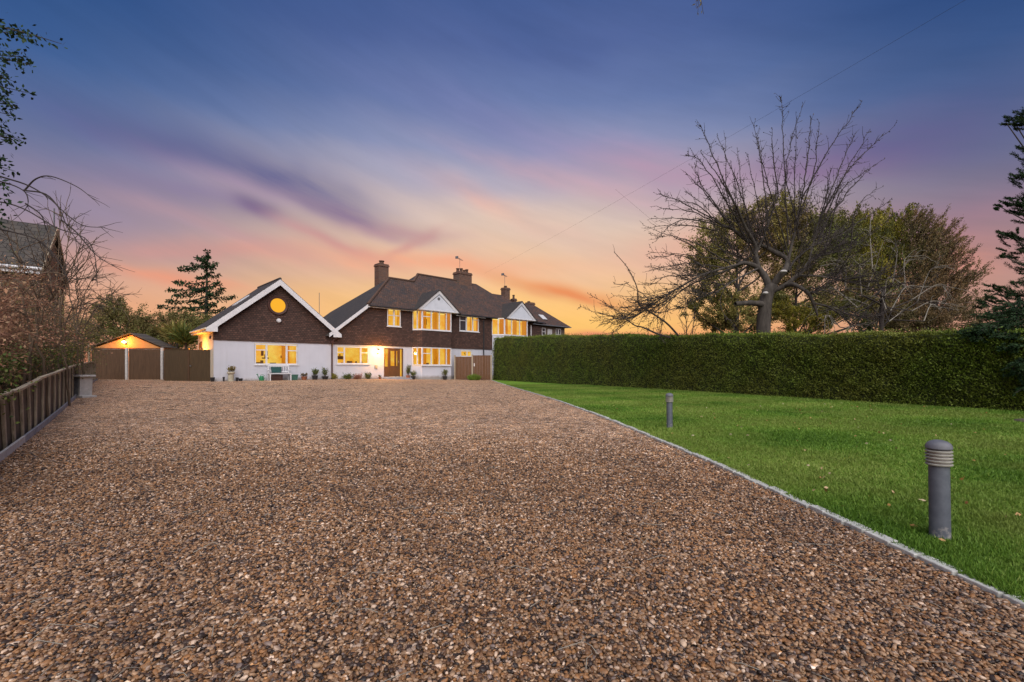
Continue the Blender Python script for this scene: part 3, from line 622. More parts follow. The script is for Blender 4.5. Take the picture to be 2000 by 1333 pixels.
# ------------------------------------------------------------------ house helpers
TH = math.atan2(.698, .716); HA = Vector((-17.05, 26.0, 0))
def window(root, p0, p1, z0, z1, cols, wallmat=None, lit=True, depth=.9, sill=True, name='window', curtains=(), objs=(), frame='white', bar=.066, room=True, dark_cols=()):
    """p0->p1 in plan (left to right seen from outside). cols: list of (width share, transom height share or None)"""
    if lit and room and depth > .9:
        rw_ = random.Random(int(z0*100)+int(p0[0]*10)); objs = list(objs)+[(a_, a_+rw_.uniform(.03,.08), h_, h_+rw_.uniform(.06,.22), rw_.uniform(.5, depth-.1)) for a_, h_ in [(rw_.uniform(.03,.92), rw_.choice([-.02, 0, .02, .35, .5])) for _ in range(6)]]
    p0 = Vector(p0); p1 = Vector(p1); u = (p1-p0); Lw = u.length; u.normalize(); out = Vector((u.y, -u.x))
    def B(mb, a0, a1, h0, h1, o0, o1):    # along, height, outward
        c = p0+u*((a0+a1)/2)+out*((o0+o1)/2)
        mb.obox((c.x, c.y, (h0+h1)/2), (u.x*(a1-a0), u.y*(a1-a0), 0), (out.x*(o1-o0), out.y*(o1-o0), 0), (0, 0, h1-h0))
    fr = MB(); B(fr, 0, Lw, z0, z0+bar, -.05, .03); B(fr, 0, Lw, z1-bar, z1, -.05, .03)
    B(fr, 0, bar, z0+bar, z1-bar, -.05, .03); B(fr, Lw-bar, Lw, z0+bar, z1-bar, -.05, .03)
    tot = sum(c[0] for c in cols); a = 0; gl = MB()
    for i, (w, tr) in enumerate(cols):
        w = w/tot*Lw
        if i: B(fr, a-bar*.55, a+bar*.55, z0+bar, z1-bar, -.045, .028)
        if tr:
            zt = z0+(z1-z0)*tr; B(fr, a+bar*.5, a+w-bar*.5, zt-.028, zt+.028, -.04, .025)
            # opening casement has its own inner frame
            for (h0, h1) in ((z0+bar, zt-.028), (zt+.028, z1-bar)):
                B(fr, a+bar*.5, a+bar*.5+.03, h0, h1, -.03, .035); B(fr, a+w-bar*.5-.03, a+w-bar*.5, h0, h1, -.03, .035)
        a += w
    f = fr.build('window' if name == 'window' else name, M[frame], root)
    B(gl, bar*.5, Lw-bar*.5, z0+bar*.5, z1-bar*.5, -.012, -.006); gl.build('pane', M['glass'] if lit else M['darkglass'], f)
    if sill: s = MB(); B(s, -.06, Lw+.06, z0-.055, z0-.002, -.02, .10); s.build('sill', M['white'], f)
    if lit and room:
        r = MB(); B(r, -.25, Lw+.25, z0-.6, z1+.12, -depth-.02, -depth); B(r, -.27, -.25, z0-.6, z1+.12, -depth, -.16); B(r, Lw+.25, Lw+.27, z0-.6, z1+.12, -depth, -.16); r.build('room_wall', M['room_wall'], f)
        c = MB(); B(c, -.25, Lw+.25, z1+.0, z1+.03, -depth, -.1); c.build('room_ceiling', M['room_ceil'], f)
        fl = MB(); B(fl, -.25, Lw+.25, z0-.62, z0-.6, -depth, -.1); fl.build('room_floor', M['room_obj'], f)
    if lit and curtains:
        cu = MB()
        for (a0, a1) in curtains:
            a0 *= Lw; a1 *= Lw; nfold = max(2, int((a1-a0)/.07)); w = (a1-a0)/nfold
            for q in range(nfold): B(cu, a0+q*w, a0+q*w+w*.62, z0+.02, z1-.02, -.12-.02*(q % 2), -.09-.02*(q % 2)); B(cu, a0+q*w+w*.62, a0+(q+1)*w, z0+.02, z1-.02, -.15, -.14)
        cu.build('curtain', M['curtain'], f)
    if lit and objs:
        for (a0, a1, h0, h1, dd) in objs: ob = MB(); B(ob, a0*Lw, a1*Lw, z0+h0*(z1-z0), z0+h1*(z1-z0), -dd-.03, -dd); ob.build('picture' if h0 > .2 else 'furniture', M['room_obj'], f)
    return f

def wall_holes(mb, x0, x1, z0, z1, holes, y0, y1):
    xs = sorted({x0, x1, *[v for h in holes for v in h[:2]]}); zs = sorted({z0, z1, *[v for h in holes for v in h[2:]]})
    for i in range(len(xs)-1):
        j = 0
        while j < len(zs)-1:
            cx = (xs[i]+xs[i+1])/2
            solid = lambda q: not any(h[0] < cx < h[1] and h[2] < (zs[q]+zs[q+1])/2 < h[3] for h in holes)
            if not solid(j): j += 1; continue
            k = j
            while k+1 < len(zs)-1 and solid(k+1): k += 1
            mb.add([(xs[i],y0,zs[j]),(xs[i+1],y0,zs[j]),(xs[i+1],y0,zs[k+1]),(xs[i],y0,zs[k+1])], [(0,1,2,3)])
            mb.add([(xs[i],y1,zs[j]),(xs[i+1],y1,zs[j]),(xs[i+1],y1,zs[k+1]),(xs[i],y1,zs[k+1])], [(3,2,1,0)]); j = k+1
    for (a, b_, c, d) in holes:
        mb.add([(a,y0,c),(b_,y0,c),(b_,y1,c),(a,y1,c)], [(0,1,2,3)]); mb.add([(a,y0,d),(b_,y0,d),(b_,y1,d),(a,y1,d)], [(3,2,1,0)])
        mb.add([(a,y0,c),(a,y1,c),(a,y1,d),(a,y0,d)], [(0,1,2,3)]); mb.add([(b_,y0,c),(b_,y1,c),(b_,y1,d),(b_,y0,d)], [(3,2,1,0)])
    return mb

def bay(root, w0, f0, f1, w1, m_, gc, ghw, lower=True, vent=True, cols_u=None, cols_l=None, white_panel=False):
    """two-storey canted bay: wall points w0,w1 at y=0, front points f0,f1 at y=-m_"""
    pl = [(w0, .0), (f0, -m_), (f1, -m_), (w1, 0)]
    T, S1, TOPW = 2.684, 4.02, 5.52
    pn = MB(); pn.prism([(x, y, T-.02) for x, y in pl], (0, 0, S1-T-.03))
    o = pn.build('bay_tile_panel', M['render'] if white_panel else M['hung'], root)
    b0 = MB(); b0.prism([(x, y, -.1) for x, y in pl], (0, 0, 1.25+.1)); b0.build('bay_wall', M['render'], root)
    lm = MB(); lm.prism([(w0-.03, 0, S1-.05), (f0-.03, -m_-.05, S1-.05), (f1+.03, -m_-.05, S1-.05), (w1+.03, 0, S1-.05)], (0, 0, .048)); lm.build('bay_ledge', M['white'], root)
    for (z0, z1, cols) in ((S1, TOPW, cols_u), (1.27, T-.02, cols_l)):
        if cols is None: continue
        Lc = math.hypot(f0-w0, m_)
        window(root, (w0+.01, -.01), (f0, -m_), z0, z1, [(.5, None), (.5, None)], room=False, sill=False, curtains=[(.62, .95)])
        window(root, (f0, -m_), (f1, -m_), z0, z1, cols, room=False, sill=(z0 < 2), curtains=[(0, .17), (.40, .56), (.80, 1)], objs=([(.16, .3, .02, .14, .3), (.50, .60, .0, .35, .35), (.52,.57,.35,.5,.35)] if z0 < 2 else [(.2,.3,.3,.6,.6)]))
        window(root, (f1, -m_), (w1-.01, -.01), z0, z1, [(1, None)], room=False, sill=False)
        r = MB(); dp = 1.1
        r.box(w0-.1, dp, z0-.3, w1+.1, dp+.03, z1+.05); r.box(w0-.13, .2, z0-.3, w0-.1, dp, z1+.05); r.box(w1+.1, .2, z0-.3, w1+.13, dp, z1+.05); r.build('room_wall', M['room_wall'], root)
        c = MB(); c.box(w0-.1, .2, z1+.02, w1+.1, dp, z1+.05); c.prism([(x*.98+(w0+w1)/2*.02, y*.95+.0, z1+.002) for x, y in pl], (0, 0, .02)); c.build('room_ceiling', M['room_ceil'], root)
    # gable over it
    z0, za = 5.55, 5.55+ghw*.82; y = -m_-.13
    so_ = MB(); so_.prism([(gc-ghw, y+.02, z0-.03), (gc+ghw, y+.02, z0-.03), (gc+ghw, 0, z0-.03), (gc-ghw, 0, z0-.03)], (0, 0, .03)); so_.build('soffit', M['white'], root)
    gb = MB(); gb.prism([(gc-ghw+.1, y, z0), (gc+ghw-.1, y, z0), (gc, y, za-.1)], (0, .08, 0)); gf = gb.build('gable_front', M['gable'], root)
    bb = MB(); wv = .20
    for sgn in (-1, 1):
        a = Vector((gc+sgn*ghw, y-.035, z0-.02)); t = Vector((gc, y-.035, za)); dn = Vector((0, 0, -wv*1.25))
        ai = Vector((gc+sgn*(ghw-.32), y-.035, z0-.02))
        bb.prism([a, t, t+dn, ai] if sgn < 0 else [t, a, ai, t+dn], (0, .034, 0))
    bb.build('bargeboard', M['white'], root)
    bs = MB(); bs.box(gc-ghw+.1, y-.03, z0-.03, gc+ghw-.1, y-.001, z0+.05); bs.build('gable_base_trim', M['white'], root)
    ln = MB()
    for sgn in (-1, 1):
        a = Vector((gc+sgn*(ghw-.42), y-.012, z0+.09)); t = Vector((gc, y-.012, za-.37)); dz = Vector((0,0,.045))
        ln.prism([a, t, t+dz, a+dz] if sgn < 0 else [t, a, a+dz, t+dz], (0, .012, 0))
    ln.build('gable_beading', M['lead'], gf)
    if vent: v = MB(); v.lathe((gc-.05, y-.02, z0+.95), [(.12, 0), (.12, .02)], 18, 'y'); v.lathe((gc-.05, y-.03, z0+.95), [(.065, 0), (.065, .01)], 14, 'y'); v.build('gable_vent', M['lead'], gf)
    # gable roof running back into the main slope (pitch .93)
    rf = MB(); ov = .10; hy = lambda z: (z-5.86)/.86
    for sgn in (-1, 1):
        e = Vector((gc+sgn*(ghw+.12), y-.10, z0-.10)); r_ = Vector((gc, y-.10, za+.0)); rb = Vector((gc, hy(za)+.05, za)); eb = Vector((gc+sgn*(ghw+.12), -.3, z0-.10)); mid = Vector((gc+sgn*(ghw+.0), -.25, z0-.0))
        pts = [e, r_, rb, eb]; up = Vector((0, 0, .075))
        rf.prism(pts if sgn > 0 else pts[::-1], up)
    rf.build('gable_roof', M['roof_y'], root)

def roof_faces(mb, faces, th=.09):
    for f in faces: mb.prism([Vector(p) for p in f], (0, 0, -th))
    return mb

def chimney(root, x, y, z0, z1, w, d, pots, name='chimney'):
    c = MB(); c.box(x-w/2, y-d/2, z0, x+w/2, y+d/2, z1-.22); c.box(x-w/2-.05, y-d/2-.05, z1-.22, x+w/2+.05, y+d/2+.05, z1-.10); c.box(x-w/2-.01, y-d/2-.01, z1-.10, x+w/2+.01, y+d/2+.01, z1)
    o = c.build(name, M['brick'], root)
    for (px, h, r) in pots:
        p = MB(); p.lathe((x+px, y, z1), [(r*1.15, 0), (r, .06), (r*.85, h*.7), (r*1.1, h*.8), (r*1.12, h), (r*.7, h), (r*.7, h-.05)], 14); p.build('chimney_pot', M['terracotta_dk'], o, True)
    return o
M['terracotta_dk'] = mottled('sooty_clay_pot', (.05,.03,.022), (.10,.055,.038), 9, .9, .2)
def aerial(root, x, y, z0, z1, bl=.95, ang=0, name='tv_aerial'):
    a = MB(); a.tube([(x, y, z0), (x, y, z1)], .018, 6)
    u = Vector((math.cos(ang), math.sin(ang), -.12)); v = Vector((-math.sin(ang), math.cos(ang), 0)); c = Vector((x, y, z1-.05))
    a.tube([c-u*bl*.5, c+u*bl*.5], .016, 6)
    for q in range(7): pp = c+u*bl*(-.45+.14*q); a.tube([pp-v*.16, pp+v*.16], .009, 5)
    pp = c-u*bl*.5; a.obox(pp, u*.05, v*.3, Vector((0,0,.22)))
    return a.build(name, M['lead'], root)

# ------------------------------------------------------------------ main house
house = empty('house', HA, TH, 'large tile hung house with white ground floor, lit windows and a round window gable', 'house')
T = 2.684
# -- wing (x 0..6.7)
wl_ = MB(); WW = (2.10, 4.62, 1.27, 2.58); MW = (7.12, 9.50, 1.33, 2.58); DR = (10.67, 12.25, .42, 2.54); BAYH = (13.12, 16.5, -.3, T); UT = (17.75, 19.0, 2.0, 2.55)
wall_holes(wl_, 0, 6.7, -.3, T, [WW], 0, .18)
wl_.box(0, .18, -.3, .18, 4.3, 3.35)
wl_.build('rendered_wall', M['render'], house)
sw = MB(); sw.add([(-.004,.0,-.3),(-.004,4.3,-.3),(-.004,4.3,3.4),(-.004,0,3.4)], [(0,3,2,1)]); sw.build('side_wall', M['sidewall'] if 'sidewall' in M else M['cream'], house)
wg = MB(); rx, rzz = 3.45, 6.50   # ridge
sl_ = (rzz-3.30)/(rx+.4)
zr = lambda x: rzz-sl_*abs(x-rx)
wg.prism([(-.012,-.045,T),(6.70,-.045,T),(6.70,-.045,zr(6.70)-.12),(rx,-.045,rzz-.12),(-.012,-.045,zr(-.012)-.12)], (0,.2,0)); wg.build('tile_hung_gable', M['hung'], house)
# wing roof
ov = .35; yb = 4.15
wr = MB()
for sgn in (-1, 1):
    e = (rx+sgn*(rx+.42+.0), zr(rx+sgn*(rx+.42))); 
    p = [(rx, -ov, rzz), (rx, yb, rzz), (e[0], yb, e[1]), (e[0], -ov, e[1])]
    wr.prism(p if sgn < 0 else p[::-1], (0, 0, .11))
wr.tube([(rx, -ov, rzz+.10), (rx, yb, rzz+.10)], .09, 8)
wr.build('wing_roof', M['roof_y'], house)
bb = MB(); ex = rx+.42
for sgn in (-1, 1):
    X = lambda t: rx+sgn*t
    # sloping board and boxed foot
    pts = [(X(0), rzz+.06), (X(ex), zr(X(ex))+.06), (X(ex), zr(X(ex))-.14), (X(ex-.55), zr(X(ex))-.14), (X(ex-.55), zr(X(ex-.55))-.30), (X(0), rzz-.30)]
    pts = [(a, -ov-.04, c) for a, c in pts]; bb.prism(pts if sgn > 0 else pts[::-1], (0, .045, 0))
    X0, X1 = sorted((X(ex-.0), X(ex-.47))); bb.box(X0, -ov+.006, zr(X(ex))-.138, X1, -.05, zr(X(ex))-.10)
bb.build('bargeboard', M['white'], house)
gt = MB(); gt.tube([(-.44, -ov, 3.31), (-.44, yb, 3.31)], .055, 8); gt.box(-.40, -ov, 3.15, -.36, yb, 3.33); gt.box(-.36, -.04, 3.15, 0, yb, 3.19); gt.build('eave_board', M['cream'], house)
# skylight on the left slope
sk = MB()
a, b_ = 1.55, 2.35; y0, y1 = 2.0, 2.75
sk.prism([(a, y0, zr(a)+.17), (b_, y0, zr(b_)+.17), (b_, y1, zr(b_)+.17), (a, y1, zr(a)+.17)], (0, 0, -.08)); sk.build('skylight', M['blind'], house)
# round window
rw = MB(); rw.lathe((3.40,-.14,4.97), [(.44,.02),(.56,.0),(.60,.04),(.60,.13),(.43,.13),(.44,.02)], 40, 'y', 1.0, False)
rwf = rw.build('round_window', M['pipe'], house, True)
MB().lathe((3.40,-.085,4.97), [(.445,0),(.445,.03)], 40, 'y').build('pane', M['round_pane'], rwf)
MB().lathe((3.45,-.20,4.03), [(.02,0),(.10,.01),(.13,.06),(.13,.15)], 18, 'y', ).build('floodlight', M['white'], house, True)
window(house, (WW[0]+.02,.04), (WW[1]-.02,.04), WW[2]+.02, WW[3]-.02, [(.27,.70),(.46,None),(.27,.70)], depth=1.5, curtains=[(.63,.72),(.74,.82)],
       objs=[(.09,.17,.38,.62,1.35),(.30,.36,.45,.70,1.4),(.40,.46,.45,.70,1.4),(.31,.47,.30,.36,1.3),(.06,.3,-.1,.12,1.0),(.45,.6,-.1,.1,.9)])
# downpipe between wing and main house
dp = MB(); dp.tube([(6.78,-.10,.2),(6.78,-.10,2.75),(6.9,-.16,3.0),(7.1,-.30,3.15)], .05, 10); dp.box(6.68,-.19,2.72,6.88,-.03,2.9); dp.build('drainpipe', M['pipe'], house, True)

# -- main block
mw = MB(); wall_holes(mw, 6.7, 20.3, -.3, T, [MW, DR, BAYH, UT], 0.004, .2); mw.box(20.1,.2,-.3,20.3,7.8,5.5); mw.box(6.7,5.7,-.3,20.1,5.9,3.2); mw.build('rendered_wall', M['render'], house)
UW = (10.9, 12.06, 4.15, 5.50); RW = (17.6, 19.75, 4.16, 5.50); BU = (13.12, 16.5, 4.02, 5.52)
ht = MB(); wall_holes(ht, 9.4, 20.3, T, 5.52, [UW, RW, BU], -.05, .19)
ht.prism([(6.7,-.05,T),(9.4,-.05,T),(9.4,-.05,5.50),(9.25,-.05,5.46),(6.7,-.05,3.42)], (0,.24,0)); ht.build('tile_hung_wall', M['hung'], house)
# roof
fz = lambda n: 5.86+.86*n
E = -.32
rf = MB()
front = [(9.25,E,fz(E)), (20.3,E,fz(E)), (20.3,4,fz(4)), (16.1,4,fz(4)), (15.0,2.9,fz(2.9)), (12.71,2.9,fz(2.9))]
mhip = [(15.0,2.9,fz(2.9)), (16.1,4,fz(4)), (12.1,8,fz(0))]
mback = [(16.1,4,fz(4)), (20.3,4,fz(4)), (20.3,8.3,fz(-.3)), (12.1,8.3,fz(-.3))]
lback = [(12.71,2.9,fz(2.9)), (15.0,2.9,fz(2.9)), (17,6.12,fz(E)), (9.25,6.12,fz(E))]
roof_faces(rf, [front, mback, lback]); mr_ = rf.build('roof', M['roof'], house)
rs = MB(); zl = lambda x: 5.585+.8*(x-9.25)
roof_faces(rs, [[(6.35,E,zl(6.35)), (9.25,E,fz(E)), (12.71,2.9,fz(2.9)), (9.25,6.12,fz(E)), (6.35,6.12,zl(6.35))], mhip]); rs.build('catslide_roof', M['roof_y'], house)
rt = MB()
for a, c in (((12.71,2.9,fz(2.9)+.02),(15.0,2.9,fz(2.9)+.02)), ((16.1,4,fz(4)+.02),(20.3,4,fz(4)+.02)), ((9.25,E,fz(E)+.01),(12.71,2.9,fz(2.9)+.02)), ((16.1,4,fz(4)+.02),(15.0,2.9,fz(2.9)+.02))): rt.tube([a, c], .10, 8)
rt.build('ridge_tiles', M['ridge'] if 'ridge' in M else M['terracotta_dk'], house, True)
# gutter and verge board
for xa, xb in ((9.4,13.0),(17.2,20.3)): MB().tube([(xa,E-.05,5.50),(xb,E-.05,5.50)], .055, 8).build('gutter', M['black'], house, True)
fb = MB(); fb.box(9.25,E+.02,5.40,13.1,E+.05,5.50); fb.box(17.1,E+.02,5.40,20.3,E+.05,5.50); fb.box(9.25,E+.05,5.47,13.0,-.05,5.49); fb.box(17.1,E+.05,5.47,20.3,-.05,5.49)
fb.prism([(6.5,E-.04,zl(6.5)),(9.25,E-.04,zl(9.25)),(9.25,E-.04,zl(9.25)-.26),(6.5,E-.04,zl(6.5)-.26)], (0,.035,0)); fb.prism([(6.5,E,zl(6.5)-.14),(9.25,E,zl(9.25)-.14),(9.25,-.04,zl(9.25)-.14),(6.5,-.04,zl(6.5)-.14)], (0,0,.02)); fb.build('fascia', M['white'], house)
chimney(house, 12.9, 4.5, 6.3, 9.75, .9, .75, [(0,.30,.2)])
chimney(house, 21.1, 4.0, 8.6, 10.15, 1.5, .95, [(-.58,.34,.15),(-.15,.40,.14),(.2,.30,.13),(.52,.40,.14)])
aerial(house, 20.45, 3.6, 9.9, 11.35, .95, .3)
vp = MB(); vp.tube([(8.0,5.2,4.8),(8.0,5.2,6.9)], .02, 6); vp.build('mast', M['lead'], house)
window(house, (MW[0]+.02,.04), (MW[1]-.02,.04), MW[2]+.02, MW[3]-.02, [(.24,.66),(.50,None),(.26,.66)], depth=1.5, objs=[(.28,.46,.28,.48,1.35),(.03,.18,.02,.28,1.0),(.53,.7,-.05,.18,1.1),(.30,.34,-.05,.1,.8)])
window(house, (UW[0]+.02,-.01), (UW[1]-.02,-.01), UW[2]+.02, UW[3]-.02, [(.5,.62),(.5,.62)], depth=1.2, curtains=[(.08,.18),(.82,.92)])
window(house, (RW[0]+.75,-.01), (RW[1]-.02,-.01), RW[2]+.02, RW[3]-.02, [(.5,None),(.5,.8)], depth=1.2, curtains=[(.0,.12),(.36,.46),(.88,1.)], objs=[(.2,.33,.62,.78,.6)])
window(house, (RW[0]+.02,-.01), (RW[0]+.75,-.01), RW[2]+.02, RW[3]-.02, [(1,.68)], lit=False)
window(house, (UT[0]+.02,.04), (UT[1]-.02,.04), UT[2]+.02, UT[3]-.02, [(.58,None),(.42,None)], depth=1.0)
bay(house, 13.06, 13.5, 16.24, 16.65, .7, 15.0, 1.98, cols_u=[(.31,.68),(.27,None),(.25,None),(.17,None)], cols_l=[(.31,.66),(.27,None),(.25,None),(.17,None)])
# front door
dx0, dx1, dz0, dz1 = DR
df = MB(); 
for x in (dx0, 11.02, 11.62+.0, 11.93, dx1-.06): df.box(x, -.02, dz0, x+.06, .09, dz1)
df.box(dx0, -.02, dz1-.06, dx1, .088, dz1); df.box(dx0+.06,.0,dz0,11.02,.08,dz0+.75); 
dfr = df.build('door_frame', M['oak'], house)
dl = MB(); A_, B_ = 11.08, 11.93; dl.box(A_,.0,dz0+.02,B_,.07,dz0+.80); dl.box(A_,.0,dz0+.80,A_+.13,.07,dz1-.06); dl.box(B_-.13,.0,dz0+.80,B_,.07,dz1-.06); dl.box(A_+.13,.0,dz1-.2,B_-.13,.07,dz1-.06); dl.box((A_+B_)/2-.03+.08,.0,dz0+.80,(A_+B_)/2+.03+.08,.07,dz1-.2)
dl.box(A_+.13,-.012,dz0+.15,B_-.13,.0,dz0+.68)
door = dl.build('door', M['oak'], house)
MB().box(A_+.13,.03,dz0+.80,B_-.13,.04,dz1-.2).build('pane', M['glass'], door)
MB().tube([(B_-.07,-.05,1.45),(B_-.07,-.05,1.60)], .014, 8).build('handle', M['metal'], door)
MB().box(dx0+.06,.03,dz0+.75,11.02,.04,dz1-.06).box(11.99,.03,dz0,dx1-.06,.04,dz1-.06).build('pane', M['glass'], dfr)
hl = MB(); hl.box(dx0-.2,1.6,-.2,dx1+.2,1.63,dz1+.1); hl.box(dx0-.23,.25,-.2,dx0-.2,1.6,dz1+.1); hl.box(dx1+.2,.25,-.2,dx1+.23,1.6,dz1+.1); hl.box(dx0-.2,.25,dz1+.07,dx1+.2,1.6,dz1+.1); hl.build('hallway', M['room_wall'], house)
sp2 = MB(); sp2.box(dx0-.1,-.75,.1,dx1+.35,.0,.33); sp2.build('doorstep', M['slab'], house, bevel=.01)
# porch lamp
la = empty('wall_lantern', HA+Matrix.Rotation(TH, 3, 'Z')@Vector((10.15,-.02,2.2)), TH, 'bright lit lantern on the white wall left of the front door', 'wall lamp', 'lit outdoor wall lamps')
def lantern(la, e, r=.05, col=(1.0,.44,.08)):
    MB().box(-.05,-.02,-.10,.05,.0,.10).build('wall_plate', M['black'], la); b = MB(); b.tube([(0,-.02,-.06),(0,-.09,-.10),(0,-.16,-.03)], .012, 8); b.build('bracket', M['black'], la)
    c = MB(); c.lathe((0,-.17,.16), [(.11,0),(.105,.02),(.04,.08),(.01,.12)], 6); c.lathe((0,-.17,-.05), [(.035,0),(.075,.02)], 6)
    for k in range(6): an = k*math.pi/3; c.tube([(.07*math.cos(an),-.17+.07*math.sin(an),-.03),(.10*math.cos(an),-.17+.10*math.sin(an),.16)], .006, 5)
    c.build('lantern_frame', M['black'], la)
    bu = MB(); bu.lathe((0,-.17,-.01), [(.02,0),(r,.03),(r,.09),(.02,.13)], 14); bu.build('bulb', M['lamp_w'], la, True)
    l = bpy.data.lights.new('lantern_light', 'POINT'); l.energy = e; l.color = col; l.shadow_soft_size = .09
    lo = bpy.data.objects.new('lantern_light', l); COL.objects.link(lo); lo.parent = la; lo.location = (0,-.52,.05)
lantern(la, 200, .07)
mbx = MB(); mbx.box(9.93,-.05,1.02,10.13,.0,1.28); mbx.build('meter_box', M['potcream'], house, bevel=.01)
# side wall details
sd = MB(); sd.box(-.03,3.05,.3,-.004,3.12,2.72); sd.box(-.03,3.12,2.72-.06,-.004,3.6,2.72); sd.box(-.02,3.12,.3,-.006,3.95,2.66); sdo = sd.build('side_door', M['oak'], house)
sv = MB(); sv.box(-.05,.65,2.78,-.006,.95,2.96); sv.build('wall_vent', M['pipe'], house)
lb = empty('side_lantern', HA+Matrix.Rotation(TH, 3, 'Z')@Vector((-.01,2.2,2.05)), TH-R(90), 'warm lantern on the side wall of the wing, hidden low behind the gate', 'wall lamp', 'lit outdoor wall lamps')
lantern(lb, 240, .03, (1.0,.34,.045))
dp2 = MB(); dp2.tube([(20.22,-.12,.1),(20.22,-.12,5.25)], .05, 8); dp2.build('drainpipe', M['black'], house, True)

# ------------------------------------------------------------------ neighbouring semi (own building)
nb = empty('neighbour_house', HA+Matrix.Rotation(TH, 3, 'Z')@Vector((20.3,0,0)), TH, 'attached neighbouring house beyond, white gabled bay rising above the hedge', 'house')
def sh(pts): return [(x-20.3, y, z) for x, y, z in pts]
w = MB(); wall_holes(w, 0, 7.6, 0, T, [], 0, .2); w.build('rendered_wall', M['render'], nb)
w = MB(); wall_holes(w, .01, 7.6, T, 5.52, [(.95, 5.5, 4.02, 5.52)], -.05, .19); w.box(7.4,.19,0,7.6,5.8,5.4); w.build('tile_hung_wall', M['hung'], nb)
rf = MB(); roof_faces(rf, [sh([(20.3,E,fz(E)),(27.5+.4,E,fz(E)),(27.5,0.2,fz(.2)),(25.2,2.9,fz(2.9)),(23.9,2.9,fz(2.9)),(22.8,4,fz(4)),(20.3,4,fz(4))]),
   sh([(20.3,4,fz(4)),(22.8,4,fz(4)),(26.8,8.3,fz(-.3)),(20.3,8.3,fz(-.3))]), sh([(22.8,4,fz(4)),(23.9,2.9,fz(2.9)),(26.8,8,fz(0))]),
   sh([(25.2,2.9,fz(2.9)),(27.9,E,fz(E)),(27.9,6,fz(E))]), sh([(23.9,2.9,fz(2.9)),(25.2,2.9,fz(2.9)),(27.9,6,fz(E)),(23.0,6,fz(E))])]); rf.build('roof', M['roof'], nb)
# roof ridge extension carrying chimney
bay_nb = nb
# bay coordinates are relative to x = 20.3
bay(nb, .95, 1.8, 4.75, 5.5, .8, 3.85, 1.98, vent=False, cols_u=[(.30,None),(.35,None),(.35,None)], cols_l=None, white_panel=True)
chimney(nb, 26.0-20.3, 3.2, 7.6, 9.2, .68, .6, [(0,.2,.16)])
aerial(nb, 25.9-20.3, 3.2, 9.2, 10.5, .85, .3)
for xa, xb in ((0,1.6),(5.7,7.9)): MB().tube([(xa,E-.05,5.50),(xb,E-.05,5.50)], .055, 8).build('gutter', M['black'], nb, True)
d_ = MB(); d_.tube([(6.0,-.1,1.5),(6.0,-.1,5.2)], .06, 8); d_.build('drainpipe', M['white'], nb, True)
# third house
t3 = empty('end_house', HA+Matrix.Rotation(TH, 3, 'Z')@Vector((27.95,0.2,0)), TH, 'low dark end house at the right of the row with small white window', 'house')
w = MB(); wall_holes(w, 0, 3.8, 0, 5.4, [(.2,.75,4.3,5.1),(2.35,3.2,3.9,5.15)], -.05, .2); w.box(3.6,.2,0,3.8,5,5.4); w.build('brick_wall', M['brick_n'], t3)
rf = MB(); roof_faces(rf, [[(-1.6,-.45,5.38),(4.35,-.45,5.38),(1.6,2.4,7.75),(-1.6,2.4,7.75)], [(4.35,-.45,5.38),(4.35,5.2,5.38),(1.6,2.4,7.75)], [(-1.6,2.4,7.75),(1.6,2.4,7.75),(4.35,5.2,5.38),(-1.6,5.2,5.38)]]); rf.build('roof', M['roof'], t3)
window(t3, (.2,-.03), (.75,-.03), 4.3, 5.1, [(1,.5)], lit=False)
window(t3, (2.37,-.03), (3.18,-.03), 3.92, 5.13, [(.5,.5),(.5,.5)], lit=False)
bl = MB(); bl.box(1.05,-.07,4.35,1.75,-.05,5.0); bl.build('blind_window', M['blind'], t3)
g_ = MB(); g_.tube([(-1.6,-.5,5.32),(4.35,-.5,5.32)], .05, 8); g_.build('gutter', M['lead'], t3, True)
chimney(t3, 1.9, 3.2, 6.5, 8.1, .85, .6, [(-.2,.12,.15)])
chimney(t3, -.4, 3.4, 6.8, 8.3, .4, .5, [(0,.4,.12)])
sk = MB(); a0 = .05; sk.prism([(.55,.15,5.97),(1.25,.15,5.97),(1.25,.75,6.47),(.55,.75,6.47)], (0,-.02,.05)); sk.build('skylight', M['blind'], t3)

# ------------------------------------------------------------------ neighbour house at the far left
u2 = Vector((.8,.6)); TH2 = math.atan2(.6,.8)
lh = empty('left_house', (-18.78-u2.x*12, 18.2-u2.y*12, 0), TH2, 'neighbouring house with grey tiled roof and white gutter behind the bare shrubs', 'house')
w = MB(); wall_holes(w, 0, 11.85, 0, 5.0, [], 0.25, .45); w.prism([(11.85,.25,0),(11.85,5.75,0),(11.85,5.75,5.05),(11.85,3,7.2),(11.85,.25,5.05)], (-.2,0,0)); w.build('wall', M['brick_n'], lh)
rf = MB(); roof_faces(rf, [[(0,0,5.15),(12,0,5.15),(12,3,7.5),(0,3,7.5)],[(0,3,7.5),(12,3,7.5),(12,6,5.15),(0,6,5.15)]], .12); rf.build('roof', M['roof2'], lh)
g_ = MB(); g_.tube([(0,-.05,5.05),(12,-.05,5.05)], .065, 8); g_.box(0,.0,4.85,12,.03,5.02); g_.build('gutter', M['white'], lh, True)
v_ = MB()
for (y0,z0,y1,z1) in ((0,5.15,3,7.5),(6,5.15,3,7.5)): v_.prism([(12.0,y0,z0-.02),(12.0,y1,z1-.02),(12.0,y1,z1-.22),(12.0,y0,z0-.22)], (.03,0,0))
v_.build('verge_board', M['oldwood'], lh)
sp_ = MB(); sp_.tube([(11.9,3,7.4),(11.9,3,8.3)], .03, 6); sp_.build('mast', M['lead'], lh)

